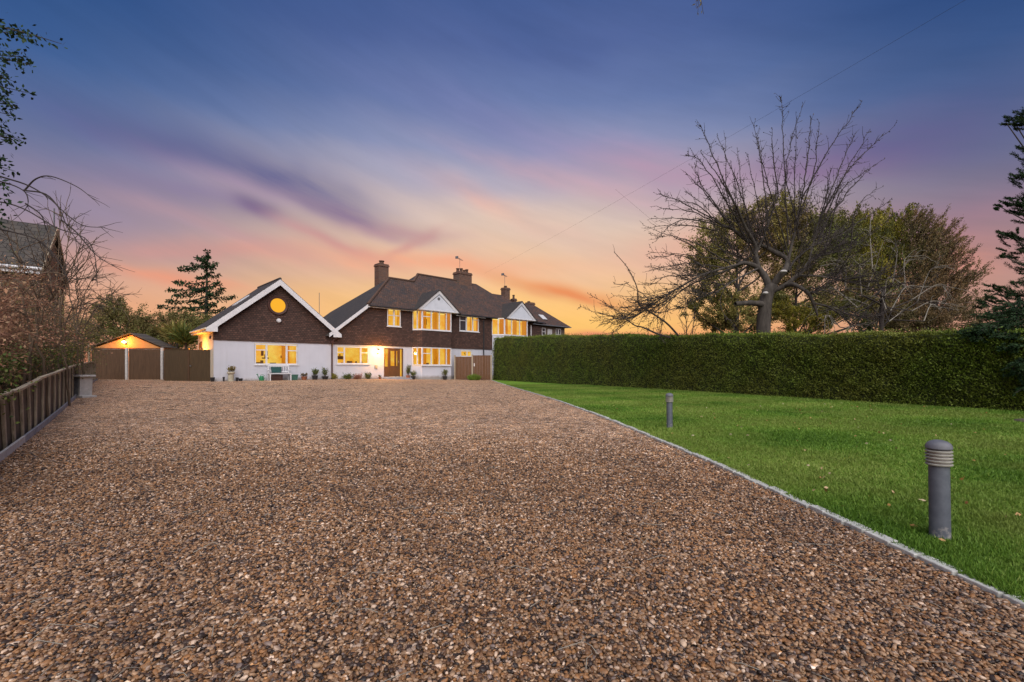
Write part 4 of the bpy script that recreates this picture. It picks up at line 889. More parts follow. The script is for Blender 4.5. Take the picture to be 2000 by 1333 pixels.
# ------------------------------------------------------------------ closeboard fence, gate and lit outbuilding
def boards(mb, p0, p1, z0, z1, w=.105, t=.02, seed=1, base=None):
    p0, p1 = Vector(p0), Vector(p1); L = (p1-p0).length; u = (p1-p0).normalized(); n_ = Vector((u.y, -u.x)); q = 0; rr = random.Random(seed)
    k = int(L/w); w = L/k
    for i in range(k):
        c = p0+u*(w*(i+.5)); zz = z1+rr.uniform(-.006,.006); off = rr.uniform(0,.006)
        mb.obox((c.x+n_.x*off, c.y+n_.y*off, (z0+zz)/2), (u.x*(w-.007), u.y*(w-.007), 0), (n_.x*t, n_.y*t, 0), (0, 0, zz-z0))
    return mb
FX0, FX1, FY = -27.7, -22.95, 30.0
tf = 1.15+(717-682.5)*30/889; zb = 1.15-27.5*30/889
fe = empty('board_fence', (FX0, FY, 0), 0, 'dark closeboard fence with two pale concrete posts in front of the lit outbuilding', 'fence')
for (a, c, sd_) in ((-27.7,-25.42,1),(-25.24,-22.98,2)):
    b = MB(); boards(b, (a-FX0, 0), (c-FX0, 0), zb, tf, seed=sd_); b.build('fence_panel', M['boards'], fe)
    gb = MB(); gb.box(a-FX0,-.02,zb-.15,c-FX0,.03,zb-.005); gb.build('gravel_board', M['concrete'], fe)
for x, h in ((-25.33,.10),(-23.0,.12)):
    b = MB(); b.box(x-.075-FX0,-.13,-.1,x+.075-FX0,-.012,tf+h-.03); b.build('fence_post', M['concrete'], fe, bevel=.012)
b = MB(); b.box(-.15,-.1,0,-.05,0,tf+.33); b.build('fence_post', M['oldwood'], fe)
# gate run from the fence to the house corner
GX, GY = -20.88, 27.4
ga = empty('side_gate', (GX, GY, 0), 0, 'olive brown boarded gate between the outbuilding fence and the white wing', 'gate')
q0 = Vector((0,0)); q1 = Vector((-17.50-GX, 26.55-GY)); ug = (q1-q0).normalized(); GL = (q1-q0).length; gp = GL*.52; zg = 2.19
b = MB(); boards(b, q0, q0+ug*(gp-.045), .1, zg, .1, seed=5); b.build('side_panel', M['boards2'], ga)
b = MB(); boards(b, Vector((-22.9-GX, 29.95-GY)), Vector((-.03,.03)), .1, zg, .11, seed=15); b.build('return_panel', M['boards2'], ga)
b = MB(); boards(b, q0+ug*(gp+.045), q1+ug*.12, .1, zg-.03, .1, seed=6); gd = b.build('gate_leaf', M['boards2'], ga)
ng_ = Vector((ug.y,-ug.x)); c = q0+ug*gp
b = MB(); b.obox((c.x, c.y, 1.1), (ug.x*.11, ug.y*.11, 0), (ng_.x*.12, ng_.y*.12, 0), (0,0,2.14)); b.build('gate_post', M['boards'], ga)
c = q0+ug*(gp+.16)+ng_*.05; b = MB(); b.obox((c.x,c.y,1.22), (ug.x*.06,ug.y*.06,0), (ng_.x*.05,ng_.y*.05,0), (0,0,.09)); b.build('latch', M['metal'], gd)
b = MB(); c = q0+ug*(gp*.5); b.obox((c.x, c.y, zg+.025), (ug.x*gp, ug.y*gp, 0), (ng_.x*.07, ng_.y*.07, 0), (0,0,.035)); b.build('capping_rail', M['boards2'], ga)
# outbuilding with low gable
ob = empty('outbuilding', (-26.72, 31.6, 0), 0, 'cream boarded outbuilding whose low gable glows orange under a lamp', 'outbuilding')
hw = 2.48; ze = 1.15+(717-679)*31.6/889; zp = 1.15+(717-652)*31.6/889
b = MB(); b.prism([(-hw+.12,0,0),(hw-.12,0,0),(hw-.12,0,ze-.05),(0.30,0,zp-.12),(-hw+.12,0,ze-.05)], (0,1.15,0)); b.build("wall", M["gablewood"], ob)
b = MB()
for s in (-1, 1):
    p = [(.30,-.12,zp),(.30,1.25,zp),(s*(hw+.1),1.25,ze-.02),(s*(hw+.1),-.12,ze-.02)]; b.prism(p if s < 0 else p[::-1], (0,0,.05))
b.build('roof', M['roof2'], ob)
b = MB(); b.box(-hw,-.06,ze-.26,hw,-.005,ze-.1); b.build('lintel', M['white'], ob)
b = MB(); b.box(-hw,-.09,ze-.1,hw,-.005,ze-.04); b.build('trim', M['oak'], ob)
lc = empty('gable_lantern', (-26.78, 31.58, 1.15+(717-670)*31.58/889), 0, 'brightly lit lamp on the low orange gable above the board fence', 'wall lamp', 'lit outdoor wall lamps')
lantern(lc, 150, .10, (1.0,.27,.01))

# gates at the right of the house (pair, between the house and the hedge)
gy = 37.35; gx = lambda px: (px-1000)/F*gy
gr = empty('timber_gates', (gx(889), gy, 0), 0, 'pair of reddish boarded gates between the front bay and the tall hedge', 'gate')
z_ = lambda py: 1.15+(717-py)*gy/889
b = MB(); boards(b, (.02,0), (gx(921)-gx(889),0), z_(741), z_(697), .12, seed=8); b.build('gate_leaf', M['boards3'], gr)
b = MB(); boards(b, (gx(924)-gx(889),-.04), (gx(958)-gx(889),-.04), z_(742), z_(694.5), .12, seed=9); g2 = b.build('gate_leaf', M['boards3'], gr)
b = MB()
for px, t_ in ((888.5,694),(922.5,693),(959.5,694)): x = gx(px)-gx(889); b.box(x-.05,-.10,0,x+.05,.04,z_(t_))
b.build('gate_posts', M['oldwood'], gr)
b = MB(); x = gx(926.5)-gx(889); b.box(x-.04,-.09,z_(716),x+.04,-.06,z_(710)); b.build('latch', M['white'], g2)

# ------------------------------------------------------------------ boundary fence at the left
def lf():
    y0, y1 = 3.0, 29.0; root = empty('boundary_fence', (float(fence_x(y0)), y0, 0), 0, 'old timber fence with pale posts and gravel boards, some leaning, left of the driveway', 'fence')
    off = Vector(root.location); d = Vector((-.86, 1, 0)).normalized(); n_ = Vector((d.y, -d.x, 0))  # towards the drive
    rr = random.Random(4)
    H = lambda y: float(np.interp(y, [3, 6.5, 9, 14, 29], [.74, .78, .93, 1.04, 1.12]))
    pt = lambda y, o=0: Vector((float(fence_x(y)), y, g1(float(fence_x(y)), y)))-off+n_*o
    b = MB(); y = y0
    while y < y1:
        L = .125; c = pt(y, -.05); h = H(y)-.07; b.obox((c.x, c.y, c.z+h/2+.02), d*(L-.01), n_*.018, (0, 0, h)); y += L*d.y
    b.build('fence_boards', M['darkboards'], root)
    y = y0; i = 0
    while y < y1:
        c = pt(y); h = H(y); lean = Vector((0,0,0))
        if y < 8.2: lean = d*(-.25+.06*rr.random())*(1 if y < 7.9 else .2)
        w = .085; b = MB(); up = Vector((0,0,1))*h+lean
        b.obox(Vector((c.x, c.y, c.z))+up*.5+n_*-.020, d*w, n_*.036, up); b.build('fence_post', M['oldwood'], root, bevel=.006)
        y += (.55 if y < 8 else .80)*rr.uniform(.92,1.08)
    ys_ = [3.0, 5.0, 6.9, 8.6, 11, 14, 17.5, 21, 25, 29]
    for a, c in zip(ys_[:-1], ys_[1:]):
        A, B_ = pt(a, .005), pt(c, .005); A.z += H(a)+.005+rr.uniform(0,.02); B_.z += H(c)+.005; v = B_-A
        b = MB(); b.obox((A+B_)/2, v*.995, n_*.07, (0,0,.035)); b.build('top_rail', M['oldwood'], root)
        A, B_ = pt(a, .055), pt(c, .055); A.z += .07; B_.z += .07; v = B_-A
        b = MB(); b.obox((A+B_)/2-Vector((0,0,.02)), v*.985, n_*.03, (0,0,.10)); b.build('gravel_board', M['slab'] if a > 5 else M['concrete'], root)
lf()

# cast stone pedestal at the end of the pickets
D = 15.2; p = P(160, 775, D); sp3 = empty('stone_pedestal', (p.x+.05, p.y, g1(p.x, p.y)), R(-20), 'grey cast stone stand with white slab top at the end of the boundary fence', 'stone stand')
MB().box(-.26,-.22,.68,.26,.22,.74).build('top_slab', M['concrete'], sp3, bevel=.01)
MB().prism([(-.20,-.15,.0),(.02,-.15,0),(.08,-.15,.68),(-.2,-.15,.68)], (0,.3,0)).build('panel', M['slab'], sp3)
MB().prism([(.05,-.17,.06),(.13,-.17,.06),(.17,-.17,.68),(.09,-.17,.68)], (0,.34,0)).build('leg', M['concrete'], sp3)
MB().box(.03,-.2,-.02,.34,.2,.06).build('foot', M['concrete'], sp3, bevel=.01)

# ------------------------------------------------------------------ objects along the house wall (house coordinates -> world)
RH = Matrix.Rotation(TH, 3, 'Z')
def hp(s, n_, z=None):
    v = HA+RH@Vector((s, n_, 0)); v.z = g1(v.x, v.y) if z is None else z; return v
def s_of(px, n_=-.35):
    r = (px-1000)/F; bx, by = -17.05-.698*n_, 26+.716*n_; return (by*r-bx)/(.716-.698*r)
be = empty('garden_bench', hp(s_of(546,-.4), -.4), TH, 'white garden bench with a dark green cushion under the wing window', 'bench')
bw = .62
MB().box(-bw,-.24,.40,bw,.2,.45).build('seat', M['white'], be, bevel=.008)
b = MB(); b.box(-bw,.18,.86,bw,.22,.93); b.box(-bw,.18,.5,bw,.22,.56)
for k in range(9): x = -bw+.05+k*(2*bw-.1)/8; b.box(x-.02,.185,.56,x+.02,.215,.86)
b.build('backrest', M['white'], be)
for sx in (-1, 1):
    for sy in (-1, 1): MB().box(sx*(bw-.03)-.03,sy*.2-.03,-.02,sx*(bw-.03)+.03,sy*.2+.03,(.40 if sy < 0 else .86)).build('leg', M['white'], be)
    MB().box(sx*(bw-.03)-.03,-.24,.62,sx*(bw-.03)+.03,.18,.66).build('armrest', M['white'], be)
cu = empty('cushion', hp(s_of(541,-.4), -.3)+Vector((0,0,.47)), TH, 'dark green rectangular cushion leaning on the white bench back', 'cushion')
cb = MB(); cb.add([(-.27,-.06,0),(.27,-.06,0),(.31,.03,.36),(-.31,.03,.36),(-.27,.04,0),(.27,.04,0),(.31,.12,.36),(-.31,.12,.36)], [(0,1,2,3),(7,6,5,4),(0,4,5,1),(1,5,6,2),(2,6,7,3),(3,7,4,0)]); cb.build('cover', M['cushion'], cu, bevel=.03)
bx = empty('storage_crate', hp(s_of(540,-.3), -.36), TH, 'dark red crate stored beneath the white bench', 'crate')
b = MB(); 
for k in range(4): b.box(-.42,-.14,.02+k*.085,.30,-.12,.09+k*.085); b.box(-.42,.12,.02+k*.085,.30,.14,.09+k*.085)
b.box(-.42,-.12,.02,-.40,.12,.35); b.box(.28,-.12,.02,.30,.12,.35); b.box(-.40,-.12,.0,.28,.12,.03); b.build('slatted_body', M['pipe'], bx)

def pot(px, w_px, ztop, label, mat='terracotta', plant=None, ph=.3, pr=.2, leaf='shrubgreen', n_=-.38, name='potted_plant', cat='potted plant', shape='taper', group=None, seed=0, upright=.5, ll=.07):
    s = s_of(px, n_); v = hp(s, n_); D = v.y; r = w_px*D/889/2
    e = empty(name, v, TH, label, cat, group)
    if ztop > 0:
        m = MB()
        if shape == 'square': m.add([(-r*.8,-r*.8,0),(r*.8,-r*.8,0),(r*.8,r*.8,0),(-r*.8,r*.8,0),(-r,-r,ztop),(r,-r,ztop),(r,r,ztop),(-r,r,ztop)], [(0,3,2,1),(4,5,6,7),(0,1,5,4),(1,2,6,5),(2,3,7,6),(3,0,4,7)]); m.box(-r*1.06,-r*1.06,ztop*.9,r*1.06,r*1.06,ztop+.012)
        elif shape == 'urn': m.lathe((0,0,0), [(r*.9,0),(r*.9,ztop*.06),(r*.75,ztop*.1),(r*.82,ztop*.55),(r*.72,ztop*.72),(r*.95,ztop*.82),(r*1.05,ztop*.86),(r*1.0,ztop),(r*.8,ztop)], 18)
        else: m.lathe((0,0,0), [(r*.68,0),(r*.92,ztop*.82),(r,ztop*.83),(r,ztop),(r*.85,ztop),(r*.8,ztop*.9)], 18)
        m.build('pot', M[mat], e, True)
    if plant:
        rg = np.random.default_rng(100+seed+int(px)); base = np.array(v)
        st_ = []; cs = []; ds = []
        for k in range(plant//28+3):
            a = rg.uniform(0, 6.28); rr_ = pr*math.sqrt(rg.random()); tip = base+np.array((math.cos(a)*rr_, math.sin(a)*rr_, ztop+ph*rg.uniform(.45,1)))
            b0 = base+np.array((math.cos(a)*rr_*.2, math.sin(a)*rr_*.2, ztop-.03)); mid = (b0+tip)/2+np.array((math.cos(a), math.sin(a), 0))*rr_*.15
            st_.append(([b0, mid, tip], [.006,.005,.003])); t = rg.random(28)[:,None]; q = b0+(tip-b0)*(.35+.65*t)+rg.normal(size=(28,3))*pr*.16; cs.append(q); ds.append(np.array((math.cos(a), math.sin(a), 0))*.5+np.array((0,0,upright))+rg.normal(size=(28,3))*.5)
        tubes('stems', st_, M['browntwig'], e, 4); fo = None
        # the empties are rotated, so keep child transforms in world
        leaves('foliage', np.concatenate(cs), np.concatenate(ds), ll, ll*.55, M[leaf], e, rg)
        for ch in children(e):
            if ch.name.startswith(('stems','foliage')): ch.rotation_euler = (0, 0, -TH)
    return e
GR = 'pots and plants along the house wall'
pot(415, 9, .24, 'black round pot at the corner of the wing beside the gate', 'black', None, shape='taper', name='plant_pot', cat='pot', group=GR, n_=-.2)
pot(437, 4, .26, 'thin dark bottle shaped pot on the gravel at the wing corner', 'black', None, name='small_pot', cat='pot', group=GR)
pot(451, 13, .55, 'tall cream stone urn with a greying plant on top', 'potcream', 260, .35, .22, 'olive', shape='urn', group=GR)
pot(463, 6, .22, 'left one of two small dark pots right of the cream urn', 'black', None, name='small_pot', cat='pot', group=GR)
pot(470, 8, .16, 'right and lower one of two small dark pots beside the cream urn', 'black', None, name='small_pot', cat='pot', group=GR)
# watering can
wc = empty('watering_can', hp(s_of(511,-.4), -.4), TH+.3, 'bright green watering can left of the white bench', 'watering can')
MB().lathe((0,0,0), [(.13,0),(.135,.02),(.12,.26),(.09,.29),(.08,.29)], 16).build('body', M['green_pl'], wc, True)
MB().tube([(-.11,0,.08),(-.2,0,.2),(-.25,0,.36)], [.03,.022,.016], 8).tube([(-.25,0,.35),(-.28,0,.40)], [.02,.05], 10).build('spout', M['green_pl'], wc, True)
MB().tube([(.11,0,.08),(.21,0,.14),(.21,0,.28),(.1,0,.36),(-.03,0,.36),(-.08,0,.28)], .014, 7).build('handle', M['green_pl'], wc, True)
pot(574, 12, .34, 'square green glazed planter right of the white bench', 'green_pot', None, shape='square', name='planter', cat='planter', group=GR)
pot(594, 12, .22, 'terracotta pot with reddish plant, first pot right of the green planter', 'terracotta', 200, .22, .2, 'rust', group=GR)
pot(615, 12, .28, 'dark pot with rounded green bush, left of the brown drainpipe', 'black', 420, .42, .24, 'shrubgreen', group=GR)
pot(635, 13, .22, 'tall spindly plant in a dark pot touching the brown drainpipe', 'black', 300, .55, .26, 'shrubgreen', group=GR)
pot(654, 10, 0, 'small pale bushy plant just right of the brown drainpipe', 'terracotta', 340, .42, .2, 'yellowgreen', name='bush', cat='bush', group=GR)
pot(681, 15, 0, 'low green mound shrub under the left end of the main ground floor window', 'terracotta', 700, .36, .34, 'shrubgreen', name='bush', cat='bush', group=GR)
pot(697, 16, 0, 'low pinkish shrub under the main ground floor window', 'terracotta', 700, .34, .38, 'pink', name='bush', cat='bush', group=GR)
pot(720, 12, 0, 'upright green bush between the main window and the front door', 'terracotta', 500, .48, .26, 'shrubgreen', name='bush', cat='bush', group=GR)
pot(742, 6, .14, 'tiny round topiary ball in a pot left of the doorstep', 'terracotta', 200, .16, .1, 'dkgreen', group=GR, ll=.04)
pot(797, 8, .30, 'tall narrow variegated plant in a pot right of the front door', 'terracotta', 520, .85, .17, 'shrubgreen', group=GR, n_=-.45)
pot(807, 10, .24, 'dark leafy potted plant between the tall plant and the bay', 'black', 420, .42, .24, 'dkgreen', group=GR, n_=-.55)
pot(869, 10, .28, 'dark potted shrub in front of the right end of the bay', 'black', 420, .55, .26, 'dkgreen', group=GR, n_=-1.05)
# tuft of grass at the gates
tu = empty('grass_clump', (gx(927), gy-.5, g1(gx(927), gy)), 0, 'bright green grassy clump at the foot of the timber gates', 'plant')
rg = np.random.default_rng(31); n = 900; a = rg.uniform(0, 6.28, n); rr_ = rg.random(n)**.6*.42; C = np.stack([tu.location.x+np.cos(a)*rr_, tu.location.y+np.sin(a)*rr_*.6, np.full(n, tu.location.z)], -1)
leaves('blades', C, np.stack([np.cos(a)*rr_*1.6, np.sin(a)*rr_, np.ones(n)], -1)+rg.normal(size=(n,3))*.12, .50*(1-rr_*.7), .035, M['grass'], tu, rg)

# ------------------------------------------------------------------ trees
def curve_pts(p0, d, L, n, rg, wob=.12, trop=(0,0,0)):
    pts = [np.array(p0, float)]; d = np.array(d, float); d /= np.linalg.norm(d); trop = np.array(trop, float)
    for _ in range(n):
        d = d+rg.normal(size=3)*wob+trop; d /= np.linalg.norm(d); pts.append(pts[-1]+d*L/n)
    return np.array(pts)
def at(pts, t):
    f = t*(len(pts)-1); i = min(int(f), len(pts)-2); return pts[i]+(pts[i+1]-pts[i])*(f-i), unit(pts[i+1]-pts[i])
def smooth_line(P_, n=4):
    """Catmull-Rom through the given points"""
    P_ = np.array(P_, float); Q = np.vstack([2*P_[0]-P_[1], P_, 2*P_[-1]-P_[-2]]); out = []
    for i in range(1, len(Q)-2):
        for k in range(n):
            t = k/n; out.append(.5*((2*Q[i])+(-Q[i-1]+Q[i+1])*t+(2*Q[i-1]-5*Q[i]+4*Q[i+1]-Q[i+2])*t*t+(-Q[i-1]+3*Q[i]-3*Q[i+1]+Q[i+2])*t**3))
    out.append(P_[-1]); return np.array(out)

def bare_tree():
    rg = np.random.default_rng(77); D0 = 19.5
    def W(x, y, dz=0): return np.array(P(x, y, D0+dz))   # a point of the tree at its own distance
    base = W(1493, 700); base[2] = g1(base[0], base[1])
    M['bark'] = mottled('tree_bark', (.026,.022,.019), (.074,.064,.056), 7, .95, .9, .03, 8, (1, 1, .35))
    root = empty('bare_tree', tuple(base), 0, 'large leafless spreading tree with thick grey trunk rising behind the hedge', 'tree')
    th = []; mid = []
    def limb(pts, r0, r1, n=4):
        q = smooth_line([W(*p) for p in pts], n); r = np.linspace(r0, r1, len(q))*.84*(1+.06*rg.normal(size=len(q))); th.append((q, r)); return q
    tr = smooth_line([base, W(1491,655), W(1494,600), W(1500,572), W(1512,556)], 5); th.append((tr, np.interp(np.linspace(0,1,len(tr)), [0,.1,.6,.85,1], [.36,.29,.25,.24,.18])))
    limb([(1497,596,0),(1468,592,-.3),(1436,594,-.6)], .15, .11)
    B1 = limb([(1504,565),(1493,538,.2),(1478,522,.3),(1456,514,.2),(1440,516,0)], .17, .09)
    B2 = limb([(1482,524,.3),(1476,500,.4),(1476,482,.4),(1466,462,.2),(1452,436,0),(1440,405,-.3)], .12, .05)
    B3 = limb([(1508,560),(1522,540,-.2),(1534,528,-.3)], .17, .15)
    B4 = limb([(1532,532,-.3),(1538,508,.2),(1512,492,.6),(1484,478,.8),(1458,470,.8),(1432,449,.8),(1410,440,.6)], .13, .06)
    B5 = limb([(1510,568),(1530,560,-.2),(1550,545,-.3),(1568,530,-.4),(1580,512,-.4),(1612,497,-.4),(1660,488,-.2)], .14, .03)
    B6 = limb([(1525,562),(1547,556,-.6),(1563,562,-1),(1579,574,-1.2),(1590,596,-1.2),(1597,617,-1.2)], .12, .05)
    B7 = limb([(1579,574,-1.2),(1592,570,-1.2),(1604,566,-1.0)], .08, .05)
    B8 = limb([(1587,592,-1.2),(1618,600,-1.4),(1645,618,-1.4),(1662,636,-1.4)], .055, .03)
    B9 = limb([(1445,516,0),(1415,524,-.4),(1370,538,-.6),(1330,560,-.4),(1290,585,0),(1262,605,.2),(1240,618,.3),(1205,624,.3)], .060, .018)
    B10 = limb([(1456,514,.2),(1400,536,.6),(1350,556,1.0),(1310,585,1.2),(1278,612,1.2)], .06, .018)
    B11 = limb([(1540,508,.2),(1546,480,.3),(1556,440,.3),(1566,390,.3)], .075, .03)
    B12 = limb([(1563,538,-.4),(1600,540,-.8),(1640,548,-1),(1690,560,-1),(1740,590,-1)], .05, .015)
    B13 = limb([(1476,500,.4),(1500,440,.9),(1520,380,1.2)], .05, .02)
    B14 = limb([(1482,524,.3),(1440,545,-1),(1400,570,-1.6),(1360,585,-2)], .05, .015)
    B15 = limb([(1580,512,-.4),(1590,470,-.2),(1600,430,0),(1610,400,0)], .05, .02)
    B16 = limb([(1538,530,0),(1556,505,1.2),(1590,480,2.2),(1640,460,3.0)], .07, .02)
    B17 = limb([(1500,560,0),(1480,530,1.4),(1440,500,2.4),(1380,480,3.2)], .07, .02)
    tips = [((1450,434,0),(1393,305,-.5),(1367,245,-.8)), ((1440,405,-.3),(1400,340,-.6),(1370,300,-1)), ((1458,470,.8),(1420,380,1),(1417,268,1.2)), ((1540,480,.3),(1530,300,.6),(1525,192,.8)),
            ((1556,440,.3),(1535,330,.3),(1568,202,.2)), ((1566,390,.3),(1578,300,.3),(1584,228,.2)), ((1566,390,.3),(1620,290,0),(1684,198,-.4)), ((1556,440,.3),(1590,330,-.4),(1600,240,-.8)),
            ((1590,470,-.2),(1645,350,-.6),(1700,252,-1)), ((1600,430,0),(1660,330,0),(1747,246,0)), ((1612,497,-.4),(1640,380,-.6),(1708,322,-.8)), ((1600,450,0),(1660,370,.4),(1700,330,.6)),
            ((1660,488,-.2),(1672,410,-.4),(1712,368,-.5)), ((1560,470,.2),(1550,380,-.8),(1556,250,-1.4)), ((1500,440,.9),(1490,340,1.4),(1480,262,1.8)), ((1520,380,1.2),(1510,300,1.4),(1508,250,1.4)),
            ((1432,449,.8),(1380,380,.4),(1337,335,.2)), ((1432,449,.8),(1370,360,.9),(1357,320,1)), ((1410,440,.6),(1360,400,.2),(1300,392,0)), ((1410,440,.6),(1350,414,.4),(1270,404,.3)),
            ((1432,449,.8),(1360,428,1.2),(1272,428,1.4)), ((1420,445,.6),(1330,430,0),(1275,475,-.4)), ((1456,514,.2),(1360,500,.4),(1270,494,.4)), ((1410,440,.6),(1340,400,-.8),(1290,380,-1)), ((1400,450,.6),(1330,440,.9),(1262,446,1)), ((1430,520,-.2),(1350,470,-1),(1272,460,-1.3)), ((1460,470,.8),(1380,330,-.4),(1342,300,-.6)), ((1480,480,.8),(1440,360,.3),(1400,262,.2)), ((1390,530,-.5),(1330,500,.6),(1268,506,.9)), ((1540,500,.3),(1500,360,-.6),(1470,240,-1)), ((1600,440,0),(1640,330,1),(1670,262,1.3)), ((1415,524,-.4),(1340,515,-.4),(1270,528,-.6)),
            ((1370,538,-.6),(1310,540,-.6),(1270,548,-.6)), ((1376,500,3),(1330,470,3.2),(1256,440,3.3)), ((1476,500,.4),(1430,420,-1),(1400,350,-1.8)), ((1500,484,.6),(1480,400,-.6),(1460,300,-1.4)),
            ((1640,548,-1),(1700,540,-1.2),(1760,560,-1.4)), ((1640,460,3),(1700,420,3.4),(1740,390,3.6)), ((1470,470,.8),(1450,380,1.8),(1440,290,2.4))]
    whips = []
    for a, m_, c in tips:
        q = smooth_line([W(*a), W(*m_), W(*c)], 7); q[1:-1] += rg.normal(size=q[1:-1].shape)*.02; r = np.linspace(.030, .006, len(q)); mid.append((q, r)); whips.append((q, r))
    # broken branch at the far left
    for pl, r0 in (([(1310,660,.2),(1283,652,.3),(1256,640,.3),(1240,636,.3),(1222,624,.3),(1205,626,.3)], .05), ([(1325,656,.4),(1300,630,.3),(1262,605,.3),(1247,594,.3),(1244,562,.3),(1226,524,.3),(1199,492,.3)], .045), ([(1228,552,.3),(1215,556,.2),(1199,555,.2)], .02),
                   ([(1275,593,.2),(1250,598,.3),(1226,616,.3),(1198,624,.3)], .02)):
        q = smooth_line([W(*p) for p in pl], 4); mid.append((q, np.linspace(r0, .012, len(q)))); whips.append((q, np.linspace(r0*.6, .01, len(q))))
    # side shoots: most run up and out from the limbs
    cen = W(1500, 560)
    tw = []; bc = []; bd = []
    limbs = [(B1,2),(B2,9),(B4,14),(B5,12),(B6,4),(B7,3),(B8,5),(B9,22),(B10,14),(B11,8),(B12,12),(B13,6),(B14,12),(B15,6),(B16,10),(B17,10)]
    sh_ = []
    for q, k in limbs:
        for _ in range(int(k*2.0)):
            t = rg.uniform(.2, 1); p, d = at(q, t); out = unit(p-cen+np.array((0,0,.8))); dd = d*.7+out*.7+np.array((0,0,.35))+rg.normal(size=3)*.4
            if q is B9 or q is B10 or q is B14: dd = d*.9+np.array((-.2, 0, rg.uniform(-.25,.5)))+rg.normal(size=3)*.3
            L = rg.uniform(.8, 2.3); s = curve_pts(p, dd, L, 7, rg, .10, (0,0,.03)); r = np.linspace(.015, .0055, 8); mid.append((s, r)); sh_.append((s, r))
    for q, r in whips+sh_:
        L = np.linalg.norm(q[-1]-q[0])
        for _ in range(int(L*5.6)+1):
            t = rg.uniform(.15, 1); p, d = at(q, t); dd = d*.8+rg.normal(size=3)*.55; l2 = rg.uniform(.15, .75)*(1.15-t*.5); s = curve_pts(p, dd, l2, 4, rg, .12, (0,0,.04)); tw.append((s, np.linspace(.0085, .0045, 5)))
            for tt in rg.random(2): pp, d2 = at(s, tt); bc.append(pp); bd.append(d2+rg.normal(size=3)*.5)
        for tt in np.arange(.25, 1, .13/max(L,.5)): pp, d2 = at(q, tt); bc.append(pp+rg.normal(size=3)*.01); bd.append(rg.normal(size=3)+d2)
        bc.append(q[-1]); bd.append(rg.normal(size=3))
    tubes('trunk', th, M['bark'], root, 12); tubes('branches', mid, M['bark2'], root, 6); tubes('twigs', tw, M['twig'], root, 4)
    leaves('buds', np.array(bc), np.array(bd), .065, .038, M['buds'], root, rg)
    # pale pruning scars
    sc = MB(); 
    for (x, y, dz, r) in ((1530,530,-.55,.13),(1495,572,-.3,.10)): c = W(x, y, dz)-base; sc.lathe(c, [(r,-.04),(r*1.05,.0),(r*.7,.035)], 10)
    sc.build('pruning_scar', M['concrete'], root, True)
    # suckers rising from behind the hedge at the left
M['bark2'] = mottled('branch_bark', (.020,.016,.015), (.052,.043,.039), 5, .95, .4, .01)
bare_tree()

def crown_tree(name, label, cat, cx, D, ztop, spread, leafm, n_limbs, rg, trunk_r=.2, leaf=.16, lw=.5, nleaf=26, blobs=None, updir=.4, plume=0, barkm='bark2', group=None, lowest=.1, depth=None, extra_twigs=0, dirx=0):
    """blobs: list of (px, py, dD, radius m, count) giving clump regions of the crown"""
    bx = (cx-1000)/F*D; bz = g1(bx, D); root = empty(name, (bx, D, bz), 0, label, cat, group)
    th = []; C = []; Dr = []; tw = []; rn = []; nleaf = int(nleaf*3.1); leaf *= .72
    top = np.array((bx, D, ztop)); base = np.array((bx, D, bz-.1))
    trunk = smooth_line([base, base+(top-base)*.3+rg.normal(size=3)*.15*np.array((1,1,0)), base+(top-base)*.65+rg.normal(size=3)*.25*np.array((1,1,0)), top], 4); th.append((trunk, np.linspace(trunk_r, .02, len(trunk))))
    for (px, py, dD, rad, cnt) in blobs:
        c = np.array(P(px, py, D+dD)); t = np.clip((c[2]-bz)/(ztop-bz)*.75-.06, .03, .9); p, d = at(trunk, t)
        lim = smooth_line([p, (p+c)/2+np.array((0,0,-.1*rad))+rg.normal(size=3)*.15, c], 4); th.append((lim, np.linspace(trunk_r*.3, .012, len(lim))))
        for _ in range(int(cnt*1.45)):
            v = rg.normal(size=3); v /= np.linalg.norm(v); v *= rad*rg.random()**.45; v[2] *= .85; e = c+v
            p2, d2 = at(lim, rg.uniform(.45, 1)); dd = unit(e-p2)
            if plume: dd = unit(dd*.3+np.array((dirx, rg.normal()*.25, updir))+rg.normal(size=3)*.15)
            s = curve_pts(e-dd*rad*(.55 if plume else .25), dd, rad*(rg.uniform(.7,1.25) if plume else rg.uniform(.3,.65)), 4, rg, .12, (0,0,.03)); tw.append((s, np.linspace(.014, .005, 5)))
            q = rg.random(nleaf); ii = np.minimum((q*4).astype(int), 3); pp = s[ii]+(s[ii+1]-s[ii])*(q*4-ii)[:,None]; C.append(pp+rg.normal(size=(nleaf,3))*(rad*.075 if not plume else rad*.045)); Dr.append(dd[None,:]*(1.0 if plume else .5)+rg.normal(size=(nleaf,3))*(.38 if plume else .7)+np.array((0,0,.1)))
            rn.append(np.clip(rg.normal()*.22+.5+rg.normal(size=nleaf)*.18, 0, 1))
    tubes('trunk', th, M[barkm], root, 7); tubes('branches', tw, M[barkm], root, 4)
    leaves('crown', np.concatenate(C), np.concatenate(Dr), leaf, leaf*lw, M[leafm], root, rg, np.concatenate(rn)); return root

